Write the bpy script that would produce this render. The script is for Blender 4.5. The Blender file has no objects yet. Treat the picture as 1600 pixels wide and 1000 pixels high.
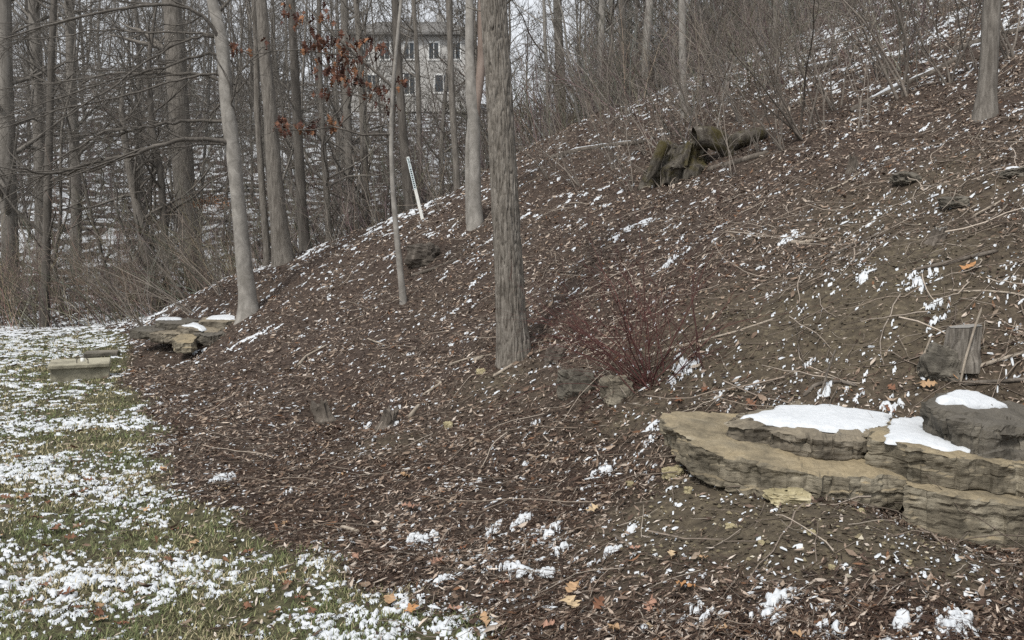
import bpy, math
import numpy as np
from mathutils import Vector, Euler

sc = bpy.context.scene
C = sc.collection
R = math.radians

# ------------------------------------------------------------------ camera, sky, sun, exposure
CAM_H, FPX, HORIZON = 1.6, 1180.0, 433.0
PITCH = math.atan((500 - HORIZON) / FPX)
cam_d = bpy.data.cameras.new('camera')
cam_d.sensor_width = 36.0
cam_d.lens = FPX / 1600 * 36
cam_d.clip_start = 0.05
cam_d.clip_end = 2000
cam = bpy.data.objects.new('camera', cam_d)
C.objects.link(cam)
cam.location = (0, 0, CAM_H)
cam.rotation_euler = (R(90) - PITCH, 0, 0)
sc.camera = cam

SUN_EL, SUN_AZ = R(52), R(-150)          # azimuth clockwise from +Y: high cloud-veiled sun behind the camera
w = bpy.data.worlds.new('World')
sc.world = w
w.use_nodes = True
nt = w.node_tree
bgn = nt.nodes['Background']
sky = nt.nodes.new('ShaderNodeTexSky')
sky.sky_type = 'NISHITA'
sky.sun_disc = False
sky.sun_elevation = SUN_EL
sky.sun_rotation = SUN_AZ
sky.air_density = 1.0
sky.dust_density = 3.0
hs = nt.nodes.new('ShaderNodeHueSaturation')
hs.inputs['Saturation'].default_value = 0.25
mixw = nt.nodes.new('ShaderNodeMixRGB')
mixw.inputs[0].default_value = 0.75
mixw.inputs[2].default_value = (7.7, 8.0, 8.4, 1)      # even cloud deck
nt.links.new(sky.outputs[0], hs.inputs['Color'])
nt.links.new(hs.outputs[0], mixw.inputs[1])
nt.links.new(mixw.outputs[0], bgn.inputs[0])
bgn.inputs[1].default_value = 0.062

sun_d = bpy.data.lights.new('sun', 'SUN')
sun_d.energy = 1.5
sun_d.angle = R(11)
sun_d.color = (1.0, 0.96, 0.9)
sun = bpy.data.objects.new('sun', sun_d)
C.objects.link(sun)
sdir = Vector((math.sin(SUN_AZ) * math.cos(SUN_EL), math.cos(SUN_AZ) * math.cos(SUN_EL), math.sin(SUN_EL)))
sun.rotation_euler = sdir.to_track_quat('Z', 'Y').to_euler()

sc.view_settings.view_transform = 'Standard'
sc.view_settings.look = 'None'
sc.view_settings.exposure = 1.1
sc.view_settings.gamma = 1.0
sc.view_settings.use_curve_mapping = False
sc.render.engine = 'CYCLES'
sc.cycles.max_bounces = 5
sc.cycles.diffuse_bounces = 3
sc.cycles.glossy_bounces = 2
sc.cycles.use_denoising = False

rng = np.random.default_rng(7)

# ------------------------------------------------------------------ noise
def _hash(ix, iy, iz, seed):
    h = (ix.astype(np.int64) * 374761393 + iy.astype(np.int64) * 668265263 + iz.astype(np.int64) * 2147483647 + seed * 1274126177) & 0xffffffff
    h = ((h ^ (h >> 13)) * 1274126177) & 0xffffffff
    h = ((h ^ (h >> 16)) * 2246822519) & 0xffffffff
    return (h ^ (h >> 15)) & 0xffffffff

def noise2(x, y, seed=0):
    x = np.asarray(x, float); y = np.asarray(y, float)
    ix = np.floor(x); iy = np.floor(y)
    fx = x - ix; fy = y - iy
    ux = fx * fx * fx * (fx * (fx * 6 - 15) + 10); uy = fy * fy * fy * (fy * (fy * 6 - 15) + 10)
    z0 = np.zeros_like(ix)
    def g(a, b):
        h = _hash(ix + a, iy + b, z0, seed) * (2 * np.pi / 4294967296.0)
        return np.cos(h) * (fx - a) + np.sin(h) * (fy - b)
    n0 = g(0, 0) * (1 - ux) + g(1, 0) * ux
    n1 = g(0, 1) * (1 - ux) + g(1, 1) * ux
    return (n0 * (1 - uy) + n1 * uy) * 1.5

def noise3(x, y, z, seed=0):
    x, y, z = np.broadcast_arrays(np.asarray(x, float), np.asarray(y, float), np.asarray(z, float))
    ix = np.floor(x); iy = np.floor(y); iz = np.floor(z)
    f = [x - ix, y - iy, z - iz]
    u = [t * t * (3 - 2 * t) for t in f]
    def v(a, b, c):
        return _hash(ix + a, iy + b, iz + c, seed) / 2147483648.0 - 1
    x00 = v(0,0,0) * (1-u[0]) + v(1,0,0) * u[0]; x10 = v(0,1,0) * (1-u[0]) + v(1,1,0) * u[0]
    x01 = v(0,0,1) * (1-u[0]) + v(1,0,1) * u[0]; x11 = v(0,1,1) * (1-u[0]) + v(1,1,1) * u[0]
    return (x00 * (1-u[1]) + x10 * u[1]) * (1-u[2]) + (x01 * (1-u[1]) + x11 * u[1]) * u[2]

def steps3(x, y, z, seed=0):
    """broken, stepped noise: flat patches with sudden edges, like fractured stone"""
    wx = x + .35 * noise3(x * .9, y * .9, z * .9, seed + 31); wy = y + .35 * noise3(x * .9, y * .9, z * .9, seed + 32); wz = z + .35 * noise3(x * .9, y * .9, z * .9, seed + 33)
    return _hash(np.floor(wx), np.floor(wy), np.floor(wz), seed) / 2147483648.0 - 1

def sstep(a, b, x):
    t = np.clip((x - a) / (b - a), 0, 1)
    return t * t * (3 - 2 * t)

def splus(x, wd):
    return wd * np.logaddexp(0, np.asarray(x, float) / wd)

def smax(a, b, k):
    return b + splus(a - b, k)

# ------------------------------------------------------------------ terrain
def toe(x, y):
    s = .83 * (x + .2) + .55 * (y - 3.3)
    t = -.55 * (x + .2) + .83 * (y - 3.3)
    return s, t

def ridge_y(x):
    return np.interp(x, [-30, -9, -5, -1.5, .5, 4, 10, 25], [19.6, 19.4, 18.9, 18.6, 22.5, 25.5, 31, 45])

def H(x, y):
    x = np.asarray(x, float); y = np.asarray(y, float)
    s, t = toe(x, y)
    bulge = .25 * noise2(x / 4.0, y / 4.0, 3)
    h1 = .5 * splus(s - 1.25 + bulge, .75)
    h1 = h1 + .78 * np.exp(-((y - 19.5) / 5.0) ** 2) * sstep(.2, 3.2, s) * sstep(9, 2, x)
    # the bank is cut down in front of the stone ledge
    e = -(.37 * (x - 1.0) + .93 * (y - 4.52))
    h1 = h1 + .10 * np.exp(-((x - 1.45) / .55) ** 2 - ((y - 3.8) / .35) ** 2)
    h1 = h1 - .38 * sstep(1.55, 2.7, x) * sstep(-.22, .12, e) * np.exp(-(np.maximum(e, 0) / 1.5) ** 2)
    h1 = h1 - .62 * np.exp(-((x - 3.3) / 1.1) ** 2 - ((y - 4.45) / .6) ** 2)
    h1 = h1 - .24 * np.exp(-((x + 6.5) / 1.3) ** 2 - ((y - 13.7) / .8) ** 2)
    r = y - ridge_y(x) - .9
    k = np.interp(x, [-12, -9, -2, 1, 4, 8], [.12, .35, .62, .5, .32, .28])
    h1 = h1 - k * splus(r, 1.0)
    h1 = np.where(x > 3, smax(h1, .15 * (y - 20) + .28 * (x - 3), .8) * sstep(3, 9, x) + h1 * (1 - sstep(3, 9, x)), h1)
    sl = np.interp(x, [-60, -30, -10, 10, 30], [.46, .42, .37, .34, .34])
    far = sl * (np.minimum(y, 82 + 0 * y) - 26.5) + .06 * np.maximum(y - 82, 0)
    far = far + .8 * noise2(x / 14.0, y / 14.0, 5) * sstep(24, 40, y)
    h = smax(h1, far, 1.2) - 1.2 * np.log(2) * np.exp(-np.abs(h1 - far) / 1.2) * 0
    h = smax(h, -1.6 + 0 * y, .3)
    hill = sstep(-.8, .6, s)
    nz = hill * (.09 * noise2(x / 1.3, y / 1.3, 11) + .045 * noise2(x / .45, y / .45, 12)) + .018 * noise2(x / .22, y / .22, 13) + .012 * noise2(x / .6, y / .6, 14)
    return h + nz

SB_T = [-4, -.5, 1.3, 2.7, 4.3, 7.1, 9.8, 13, 18.4, 24]
SB_S = [.15, -.08, -.24, -.76, -.62, -.33, -.35, .2, .62, .5]
def lawn_f(x, y):
    s, t = toe(x, y)
    sb = np.interp(t, SB_T, SB_S) + .16 * noise2(x / .9, y / .9, 21) + .1 * noise2(x / .3, y / .3, 22)
    return sstep(.12, -.12, s - sb) * sstep(23.5, 21.0, y + .8 * noise2(x / 1.5, y / 1.5, 23))

def ray(px, py):
    a = (px - 800) / FPX
    b = (500 - py) / FPX
    d = np.array([a, math.cos(PITCH) + b * math.sin(PITCH), -math.sin(PITCH) + b * math.cos(PITCH)])
    return d / d[1]

def P(px, py, d):                       # the point d metres ahead that the photograph shows at (px, py)
    return np.array([0, 0, CAM_H]) + ray(px, py) * d

_DD = np.concatenate([np.arange(1.5, 30, .01), np.arange(30, 120, .1)])
def G(px, py):                          # where that line of sight meets the ground
    q = ray(px, py)[None, :] * _DD[:, None]
    hz = H(q[:, 0], q[:, 1])
    below = np.nonzero(q[:, 2] + CAM_H <= hz)[0]
    i = below[0] if len(below) else len(_DD) - 1
    return np.array([q[i, 0], q[i, 1], hz[i]])

def ground_normal(x, y, e=.08):
    n = np.stack([H(x - e, y) - H(x + e, y), H(x, y - e) - H(x, y + e), 2 * e + 0 * np.asarray(x, float)], -1)
    return n / np.linalg.norm(n, axis=-1, keepdims=True)

# ------------------------------------------------------------------ mesh helpers
class Acc:
    """collects vertices, quads and triangles of ONE mesh object"""
    def __init__(self):
        self.v = []; self.q = []; self.t = []; self.c = []; self.n = 0
    def add(self, v, q=None, t=None, col=None):
        v = np.asarray(v, float).reshape(-1, 3)
        if q is not None and len(q): self.q.append(np.asarray(q, np.int64).reshape(-1, 4) + self.n)
        if t is not None and len(t): self.t.append(np.asarray(t, np.int64).reshape(-1, 3) + self.n)
        self.v.append(v)
        if col is not None:
            col = np.asarray(col, float)
            if col.ndim == 1: col = np.tile(col, (len(v), 1))
            self.c.append(col)
        elif self.c:
            self.c.append(np.full((len(v), 3), .1))
        self.n += len(v)
        return self
    def mesh(self, name, mat, origin=(0, 0, 0), smooth=True, attrs=None):
        me = bpy.data.meshes.new(name)
        V = np.concatenate(self.v) - np.asarray(origin, float)
        Q = np.concatenate(self.q) if self.q else np.zeros((0, 4), np.int64)
        T = np.concatenate(self.t) if self.t else np.zeros((0, 3), np.int64)
        me.vertices.add(len(V)); me.vertices.foreach_set('co', V.astype(np.float32).ravel())
        li = np.concatenate([Q.ravel(), T.ravel()]).astype(np.int32)
        ls = np.concatenate([np.arange(len(Q)) * 4, len(Q) * 4 + np.arange(len(T)) * 3]).astype(np.int32)
        me.loops.add(len(li)); me.loops.foreach_set('vertex_index', li)
        me.polygons.add(len(ls)); me.polygons.foreach_set('loop_start', ls)
        me.polygons.foreach_set('use_smooth', np.full(len(ls), smooth, bool))
        me.update(calc_edges=True)
        if self.c:
            a = me.color_attributes.new('Col', 'FLOAT_COLOR', 'POINT')
            cc = np.concatenate(self.c)
            a.data.foreach_set('color', np.concatenate([cc, np.ones((len(cc), 1))], 1).astype(np.float32).ravel())
        for k_, val in (attrs or {}).items():
            a = me.attributes.new(k_, 'FLOAT', 'POINT')
            a.data.foreach_set('value', np.asarray(val, np.float32))
        me.materials.append(mat)
        return me
    def build(self, name, mat, parent=None, origin=None, smooth=True, attrs=None):
        if origin is None:
            origin = np.zeros(3); q_ = parent
            while q_ is not None: origin = origin + np.array(q_.location); q_ = q_.parent
        o = bpy.data.objects.new(name, self.mesh(name, mat, origin, smooth, attrs))
        C.objects.link(o)
        if parent is not None: o.parent = parent
        else: o.location = origin
        return o

def tag(o, label=None, cat=None, group=None, kind=None):
    if label: o['label'] = label
    if cat: o['category'] = cat
    if group: o['group'] = group
    if kind: o['kind'] = kind
    return o

def thing(name, loc, label, cat, group=None):
    o = bpy.data.objects.new(name, None)
    o.empty_display_size = .2
    C.objects.link(o)
    o.location = [float(a) for a in loc]
    return tag(o, label, cat, group, 'thing')

def copy_tree(o, parent=None):
    c = o.copy(); C.objects.link(c); c.parent = parent
    for ch in list(o.children): copy_tree(ch, c)
    return c

def tubes(Pn, Rn, m, acc, col=None, cap=False):
    """batch of tubes: Pn (N,k,3), Rn (N,k)"""
    N, k, _ = Pn.shape
    T = np.gradient(Pn, axis=1)
    T /= np.linalg.norm(T, axis=-1, keepdims=True) + 1e-12
    mean = np.abs(Pn[:, -1] - Pn[:, 0])
    ref = np.zeros((N, 3)); ref[np.arange(N), np.argmin(mean, 1)] = 1
    B = np.cross(T, ref[:, None, :]); B /= np.linalg.norm(B, axis=-1, keepdims=True) + 1e-12
    D = np.cross(T, B)
    a = np.arange(m) * 2 * np.pi / m
    V = Pn[:, :, None, :] + Rn[:, :, None, None] * (np.cos(a)[None, None, :, None] * B[:, :, None, :] + np.sin(a)[None, None, :, None] * D[:, :, None, :])
    i = np.arange(k - 1)[:, None] * m; j = np.arange(m)[None, :]; j2 = (j + 1) % m
    q = np.stack([i + j, i + j2, i + m + j2, i + m + j], -1).reshape(-1, 4)
    Q = (q[None] + (np.arange(N) * k * m)[:, None, None]).reshape(-1, 4)
    V = V.reshape(-1, 3)
    cc = None
    if col is not None:
        col = np.asarray(col, float)
        cc = np.tile(col, (len(V), 1)) if col.ndim == 1 else np.repeat(col, k * m, 0)
    t = None
    if cap:
        base = (np.arange(N) * k * m)[:, None]
        e = np.array([[0, x + 1, x] for x in range(1, m - 1)]); f = np.array([[0, x, x + 1] for x in range(1, m - 1)]) + (k - 1) * m
        t = (np.concatenate([e, f])[None] + base[:, :, None]).reshape(-1, 3)
    acc.add(V, Q, t, cc)

def unit(v):
    return v / (np.linalg.norm(v, axis=-1, keepdims=True) + 1e-12)

def curves(start, dirs, length, k, wig, up, g, gain=1.0):
    N = len(start)
    p = start.copy(); d = unit(dirs.copy())
    out = [p.copy()]
    for i in range(k - 1):
        d = unit(d + wig * g.standard_normal((N, 3)) + np.asarray(up)[..., None] * np.array([0, 0, 1.0]) if np.ndim(up) else d + wig * g.standard_normal((N, 3)) + np.array([0, 0, up]))
        p = p + d * (length / (k - 1))[:, None]
        out.append(p.copy())
    return np.stack(out, 1)

def sprout(Pn, Rn, c, t0, t1, ang, g):
    """c children per parent: start, direction, radius, parameter"""
    N, k, _ = Pn.shape
    t = g.uniform(t0, t1, (N, c))
    f = t * (k - 1); i = np.minimum(f.astype(int), k - 2); fr = f - i
    n = np.arange(N)[:, None]
    st = Pn[n, i] * (1 - fr)[..., None] + Pn[n, i + 1] * fr[..., None]
    tg = unit(Pn[n, i + 1] - Pn[n, i])
    rr = Rn[n, i] * (1 - fr) + Rn[n, i + 1] * fr
    pr = unit(np.cross(tg, g.standard_normal(tg.shape)))
    a = np.radians(g.normal(ang, 12, (N, c)))[..., None]
    d = tg * np.cos(a) + pr * np.sin(a)
    return st.reshape(-1, 3), d.reshape(-1, 3), rr.ravel(), t.ravel()

def taper(r0, k, end=.25):
    return r0[:, None] * np.linspace(1, end, k)[None, :]

# ------------------------------------------------------------------ materials
def mat(name, rough=.9):
    m = bpy.data.materials.new(name); m.use_nodes = True
    n = m.node_tree.nodes; b = n['Principled BSDF']
    b.inputs['Roughness'].default_value = rough
    b.inputs['Specular IOR Level'].default_value = .25
    return m, m.node_tree, b

def nd(t, typ, **kw):
    n = t.nodes.new(typ)
    for k_, v_ in kw.items():
        if k_ in n.inputs: n.inputs[k_].default_value = v_
        else: setattr(n, k_, v_)
    return n

def ramp(t, fac, stops):
    r = t.nodes.new('ShaderNodeValToRGB')
    el = r.color_ramp.elements
    while len(el) < len(stops): el.new(.5)
    for e, (p_, c_) in zip(el, stops):
        e.position = p_; e.color = (*c_, 1) if len(c_) == 3 else c_
    t.links.new(fac, r.inputs[0])
    return r.outputs[0]

def mix(t, fac, a, b, mode='MIX'):
    m = t.nodes.new('ShaderNodeMixRGB'); m.blend_type = mode
    for s_, v_ in zip(m.inputs, (fac, a, b)):
        if isinstance(v_, bpy.types.NodeSocket): t.links.new(v_, s_)
        elif isinstance(v_, (int, float)): s_.default_value = v_
        else: s_.default_value = (*v_, 1)
    return m.outputs[0]

def noise_n(t, scale, coord=None, detail=5, rough=.6, dist=0.0, stretch=None):
    tc = t.nodes.new('ShaderNodeTexCoord')
    src = tc.outputs['Object'] if coord is None else coord
    if stretch is not None:
        mp = t.nodes.new('ShaderNodeMapping'); mp.inputs['Scale'].default_value = stretch
        t.links.new(src, mp.inputs[0]); src = mp.outputs[0]
    n = nd(t, 'ShaderNodeTexNoise', Scale=scale, Detail=detail, Roughness=rough, Distortion=dist)
    t.links.new(src, n.inputs['Vector'])
    return n.outputs[0]

def bump(t, b, h, strength=.5, dist=.02):
    bp = nd(t, 'ShaderNodeBump', Strength=strength, Distance=dist)
    t.links.new(h, bp.inputs['Height'])
    t.links.new(bp.outputs[0], b.inputs['Normal'])

def math_n(t, op, a, b):
    m = t.nodes.new('ShaderNodeMath'); m.operation = op
    for s_, v_ in zip(m.inputs, (a, b)):
        if isinstance(v_, bpy.types.NodeSocket): t.links.new(v_, s_)
        else: s_.default_value = v_
    return m.outputs[0]

def mat_ground():
    m, t, b = mat('ground_soil_litter', .95)
    geo = t.nodes.new('ShaderNodeNewGeometry').outputs['Position']
    def att(n_):
        a = t.nodes.new('ShaderNodeAttribute'); a.attribute_name = n_; return a.outputs['Fac']
    n1 = noise_n(t, 14, geo, 6, .7)
    n2 = noise_n(t, 60, geo, 4, .7)
    n3 = noise_n(t, 1.1, geo, 4, .6)
    mul = ramp(t, n1, [(.25, (.020, .013, .010)), (.5, (.045, .031, .024)), (.62, (.09, .066, .052)), (.8, (.19, .15, .12))])
    mul = mix(t, .35, mul, ramp(t, n2, [(.3, (.015, .010, .008)), (.55, (.06, .044, .035)), (.72, (.20, .16, .13))]))
    soil = ramp(t, n1, [(.25, (.038, .031, .022)), (.5, (.078, .063, .044)), (.62, (.12, .099, .067)), (.8, (.22, .185, .12))])
    sfac = math_n(t, 'MULTIPLY', att('soil'), 1.0)
    col = mix(t, sfac, mul, soil)
    lawn = ramp(t, n1, [(.3, (.035, .034, .018)), (.55, (.08, .075, .04)), (.75, (.17, .15, .085))])
    col = mix(t, att('lawn'), col, lawn)
    # far ground: leaf litter and broken snow cover
    sn = noise_n(t, 1.25, geo, 7, .68)
    thr = math_n(t, 'ADD', math_n(t, 'MULTIPLY', att('snowy'), .42), sn)
    sfar = ramp(t, thr, [(.74, (0, 0, 0)), (.78, (1, 1, 1))])
    col = mix(t, sfar, col, (.56, .58, .60))
    t.links.new(col, b.inputs['Base Color'])
    bump(t, b, math_n(t, 'ADD', n1, math_n(t, 'MULTIPLY', n2, .4)), .8, .03)
    return m

def mat_attr(name, rough=.85, var=.25, scale=40, trans=0.0):
    m, t, b = mat(name, rough)
    a = t.nodes.new('ShaderNodeAttribute'); a.attribute_name = 'Col'
    n = noise_n(t, scale, None, 3)
    col = mix(t, var, a.outputs['Color'], ramp(t, n, [(.3, (.35, .35, .35)), (.7, (1.6, 1.6, 1.6))]), 'MULTIPLY')
    t.links.new(col, b.inputs['Base Color'])
    return m

def mat_snow():
    m, t, b = mat('snow', .55)
    n = noise_n(t, 90, None, 4)
    n2 = noise_n(t, 25, None, 4)
    t.links.new(ramp(t, n2, [(.3, (.50, .525, .55)), (.7, (.60, .62, .64))]), b.inputs['Base Color'])
    b.inputs['Subsurface Weight'].default_value = 0.0
    bump(t, b, math_n(t, 'ADD', n, n2), .35, .012)
    return m

def mat_bark(name, dark, mid, light, vscale=(16, 16, 2.2), strength=.8, dist=.03, moss=0.0, patch=2.0):
    m, t, b = mat(name, .92)
    geo = t.nodes.new('ShaderNodeTexCoord').outputs['Object']
    f = noise_n(t, 1.0, geo, 6, .65, .6, vscale)
    p_ = noise_n(t, patch, geo, 5, .6)
    c = ramp(t, f, [(.3, dark), (.48, mid), (.68, light)])
    c = mix(t, .45, c, ramp(t, p_, [(.3, (.6, .58, .55)), (.5, (1, 1, 1)), (.7, (1.3, 1.3, 1.28))]), 'MULTIPLY')
    fine = noise_n(t, 70, geo, 3)
    c = mix(t, .3, c, ramp(t, fine, [(.3, (.6, .6, .6)), (.7, (1.4, 1.4, 1.4))]), 'MULTIPLY')
    if moss:
        g = noise_n(t, 3.5, geo, 5, .7)
        c = mix(t, ramp(t, g, [(.5 - moss, (0, 0, 0)), (.66 - moss, (1, 1, 1))]), c, mix(t, fine, (.028, .024, .010), (.10, .082, .032)))
    t.links.new(c, b.inputs['Base Color'])
    bump(t, b, math_n(t, 'ADD', f, math_n(t, 'MULTIPLY', fine, .25)), strength, dist)
    return m

def mat_stone(name, dark, mid, light, top=None, strata=1.0):
    m, t, b = mat(name, .88)
    geo = t.nodes.new('ShaderNodeTexCoord').outputs['Object']
    n1 = noise_n(t, 1.0, geo, 8, .72, .6, (7, 7, 12))
    n2 = noise_n(t, 3.0, geo, 5, .6)
    n3 = noise_n(t, 55, geo, 4, .7)
    n4 = noise_n(t, 1.0, geo, 5, .6, 0.8, (7, 7, 45))
    c = ramp(t, n1, [(.28, dark), (.5, mid), (.7, light)])
    c = mix(t, .62, c, ramp(t, n2, [(.32, tuple(x * .7 for x in dark)), (.5, mid), (.68, light)]))
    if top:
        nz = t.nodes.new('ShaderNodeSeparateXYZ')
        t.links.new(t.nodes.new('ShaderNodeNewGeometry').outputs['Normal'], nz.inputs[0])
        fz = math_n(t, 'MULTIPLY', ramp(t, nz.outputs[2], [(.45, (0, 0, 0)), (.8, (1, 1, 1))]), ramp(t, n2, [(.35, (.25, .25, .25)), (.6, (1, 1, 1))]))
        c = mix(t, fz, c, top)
    c = mix(t, .4, c, ramp(t, n3, [(.3, (.55, .55, .55)), (.7, (1.45, 1.45, 1.45))]), 'MULTIPLY')
    c = mix(t, .35 * strata, c, ramp(t, n4, [(.35, (.6, .6, .6)), (.65, (1.35, 1.35, 1.35))]), 'MULTIPLY')
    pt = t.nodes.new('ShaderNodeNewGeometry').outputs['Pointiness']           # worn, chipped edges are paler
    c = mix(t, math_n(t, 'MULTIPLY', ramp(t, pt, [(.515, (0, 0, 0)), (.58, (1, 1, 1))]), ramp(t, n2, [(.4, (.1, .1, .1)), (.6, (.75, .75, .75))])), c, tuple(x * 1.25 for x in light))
    t.links.new(c, b.inputs['Base Color'])
    bump(t, b, math_n(t, 'ADD', math_n(t, 'ADD', n1, math_n(t, 'MULTIPLY', n3, .3)), math_n(t, 'MULTIPLY', n4, .5 * strata)), .8, .02)
    return m

def mat_plain(name, col, rough=.8, var=.3, scale=12, bmp=.2):
    m, t, b = mat(name, rough)
    n = noise_n(t, scale, None, 6, .65)
    c = mix(t, var, col, ramp(t, n, [(.3, (.4, .4, .4)), (.7, (1.5, 1.5, 1.5))]), 'MULTIPLY')
    t.links.new(c, b.inputs['Base Color'])
    if bmp: bump(t, b, n, bmp, .01)
    return m

M = dict(
    ground=mat_ground(),
    litter=mat_attr('leaf_litter', .85),
    grass=mat_attr('grass_blades', .8),
    twig=mat_attr('twig_bark', .9, .35, 30),
    snow=mat_snow(),
    bark_main=mat_bark('furrowed_bark', (.045, .038, .031), (.135, .12, .102), (.25, .228, .20), (42, 42, 5.0), .7, .012),  # dark end paints furrow shade into the colour, beyond what occlusion gives
    bark_smooth=mat_bark('smooth_grey_bark', (.15, .14, .124), (.215, .20, .18), (.30, .282, .255), (7, 7, 5), .45, .015),
    bark_grey=mat_bark('grey_bark', (.070, .062, .053), (.135, .121, .105), (.215, .196, .172), (24, 24, 3.5), .7, .025),
    bark_dark=mat_bark('dark_bark', (.058, .051, .044), (.092, .082, .071), (.14, .126, .11), (14, 14, 2), .6, .02),
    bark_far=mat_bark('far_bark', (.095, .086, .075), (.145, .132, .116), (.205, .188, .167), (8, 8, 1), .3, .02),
    bark_red=mat_bark('reddish_bark', (.13, .10, .085), (.20, .155, .13), (.26, .21, .18), (10, 10, 2), .4, .015),
    moss=mat_bark('mossy_wood', (.025, .021, .017), (.075, .065, .053), (.17, .155, .13), (14, 14, 5), .9, .04, .04),
    log=mat_bark('weathered_log', (.05, .042, .035), (.10, .085, .07), (.19, .165, .14), (9, 9, 9), .6, .02),
    deadwood=mat_bark('bleached_wood', (.16, .135, .105), (.27, .23, .185), (.40, .35, .29), (25, 25, 5), .4, .01),
    cutwood=mat_bark('cut_wood_face', (.13, .125, .115), (.21, .20, .185), (.28, .27, .25), (20, 20, 20), .3, .006),
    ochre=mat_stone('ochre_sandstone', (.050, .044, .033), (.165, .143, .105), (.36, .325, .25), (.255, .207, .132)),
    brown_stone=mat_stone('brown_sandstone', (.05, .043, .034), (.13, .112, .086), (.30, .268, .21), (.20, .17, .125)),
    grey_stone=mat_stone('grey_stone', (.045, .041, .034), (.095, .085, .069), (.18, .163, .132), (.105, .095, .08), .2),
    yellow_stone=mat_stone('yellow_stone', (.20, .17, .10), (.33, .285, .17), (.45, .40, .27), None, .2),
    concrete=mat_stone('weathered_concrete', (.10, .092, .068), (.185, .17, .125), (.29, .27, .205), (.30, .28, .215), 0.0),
    iron=mat_plain('rusty_iron', (.04, .033, .028), .7),
    white_plastic=mat_plain('white_plastic', (.72, .72, .68), .45, .12),
    sticker=mat_plain('sticker', (.62, .72, .74), .5, .08),
    print=mat_plain('dark_print', (.03, .035, .04), .6, .05),
    siding=mat_plain('siding', (.42, .41, .39), .8, .15, 3),
    roof=mat_plain('roof_shingle', (.16, .155, .148), .9, .35, 8),
    trim=mat_plain('white_trim', (.7, .7, .68), .6, .05),
    glass=mat_plain('window_glass', (.04, .05, .06), .15, .05),
    oak=mat_attr('dry_oak_leaf', .75, .4, 60),
)

# ------------------------------------------------------------------ ground sheet
def tonal_soil(x, y):
    s, t = toe(x, y)
    a = np.zeros_like(x)
    for (cx, cy, rx, ry, k) in SOIL:
        a = np.maximum(a, k * np.exp(-(((x - cx) / rx) ** 2 + ((y - cy) / ry) ** 2)))
    return np.clip(a + .25 * noise2(x / .8, y / .8, 31), 0, 1)

SOIL = []
for (px, py, rx, ry, k) in [(1120, 800, .75, .55, 1.5), (1290, 825, .7, .4, 1.5), (1450, 875, .5, .25, 1.0), (1350, 860, .6, .3, .7), (1330, 480, 1.7, 1.4, 1.15), (1500, 640, .5, .7, .7), (790, 590, .4, .35, .9), (1000, 650, .4, .3, .9), (1150, 480, .8, .8, .6),
                            (620, 690, .5, .3, .6), (1450, 300, 1.6, 1.5, .7), (760, 640, .7, .5, .4), (1350, 600, .6, .4, .8)]:
    g_ = G(px, py); SOIL.append((g_[0], g_[1], rx, ry, k))

def snowy_f(x, y):
    s, t = toe(x, y)
    far = sstep(-1.0, 2.5, y - ridge_y(x)) * .57
    up = sstep(10, 17, s) * .40
    return np.maximum(far, up) * sstep(-1, .5, y - 10)

def ground():
    nu, nd_ = 400, 390
    u = np.linspace(-1.25, 1.25, nu); u = np.sign(u) * np.abs(u) ** 1.1
    dd = np.exp(np.linspace(math.log(.6), math.log(175), nd_))
    Y = (dd - 3.0)[:, None] + 0 * u[None]; X = dd[:, None] * u[None, :]
    X = X.ravel(); Y = Y.ravel()
    V = np.stack([X, Y, H(X, Y)], -1)
    i = np.arange(nd_ - 1)[:, None] * nu; j = np.arange(nu - 1)[None]
    Q = np.stack([i + j, i + j + 1, i + nu + j + 1, i + nu + j], -1).reshape(-1, 4)
    lw = lawn_f(X, Y)
    sn = snowy_f(X, Y); so = tonal_soil(X, Y) * (1 - lw)
    isl = lw[Q].mean(1) > .5
    far = (V[Q][:, :, 1].mean(1) > 23.0)
    isl &= ~far
    for nm, sel, lb in (('lawn', isl, 'short winter lawn patched with thin snow'), ('hillside', ~isl & ~far, 'brown mulched hillside strewn with leaf litter'), ('wooded_terrain', far, 'snow-dusted ground of the woods behind the hill')):
        q = Q[sel]
        used, inv = np.unique(q, return_inverse=True)
        a = Acc().add(V[used], inv.reshape(-1, 4))
        o = a.build(nm, M['ground'], attrs={'lawn': lw[used], 'snowy': sn[used], 'soil': so[used]})
        tag(o, lb, kind='structure')
ground()

# ------------------------------------------------------------------ stones
def poly_resample(pts, n):
    pts = np.asarray(pts, float); q = np.vstack([pts, pts[:1]])
    L = np.concatenate([[0], np.cumsum(np.linalg.norm(np.diff(q, axis=0), axis=1))])
    s = np.linspace(0, L[-1], n, endpoint=False)
    return np.stack([np.interp(s, L, q[:, i]) for i in range(3)], -1)

def smooth_loop(p, it=2):
    for _ in range(it): p = .25 * np.roll(p, 1, 0) + .5 * p + .25 * np.roll(p, -1, 0)
    return p

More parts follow.
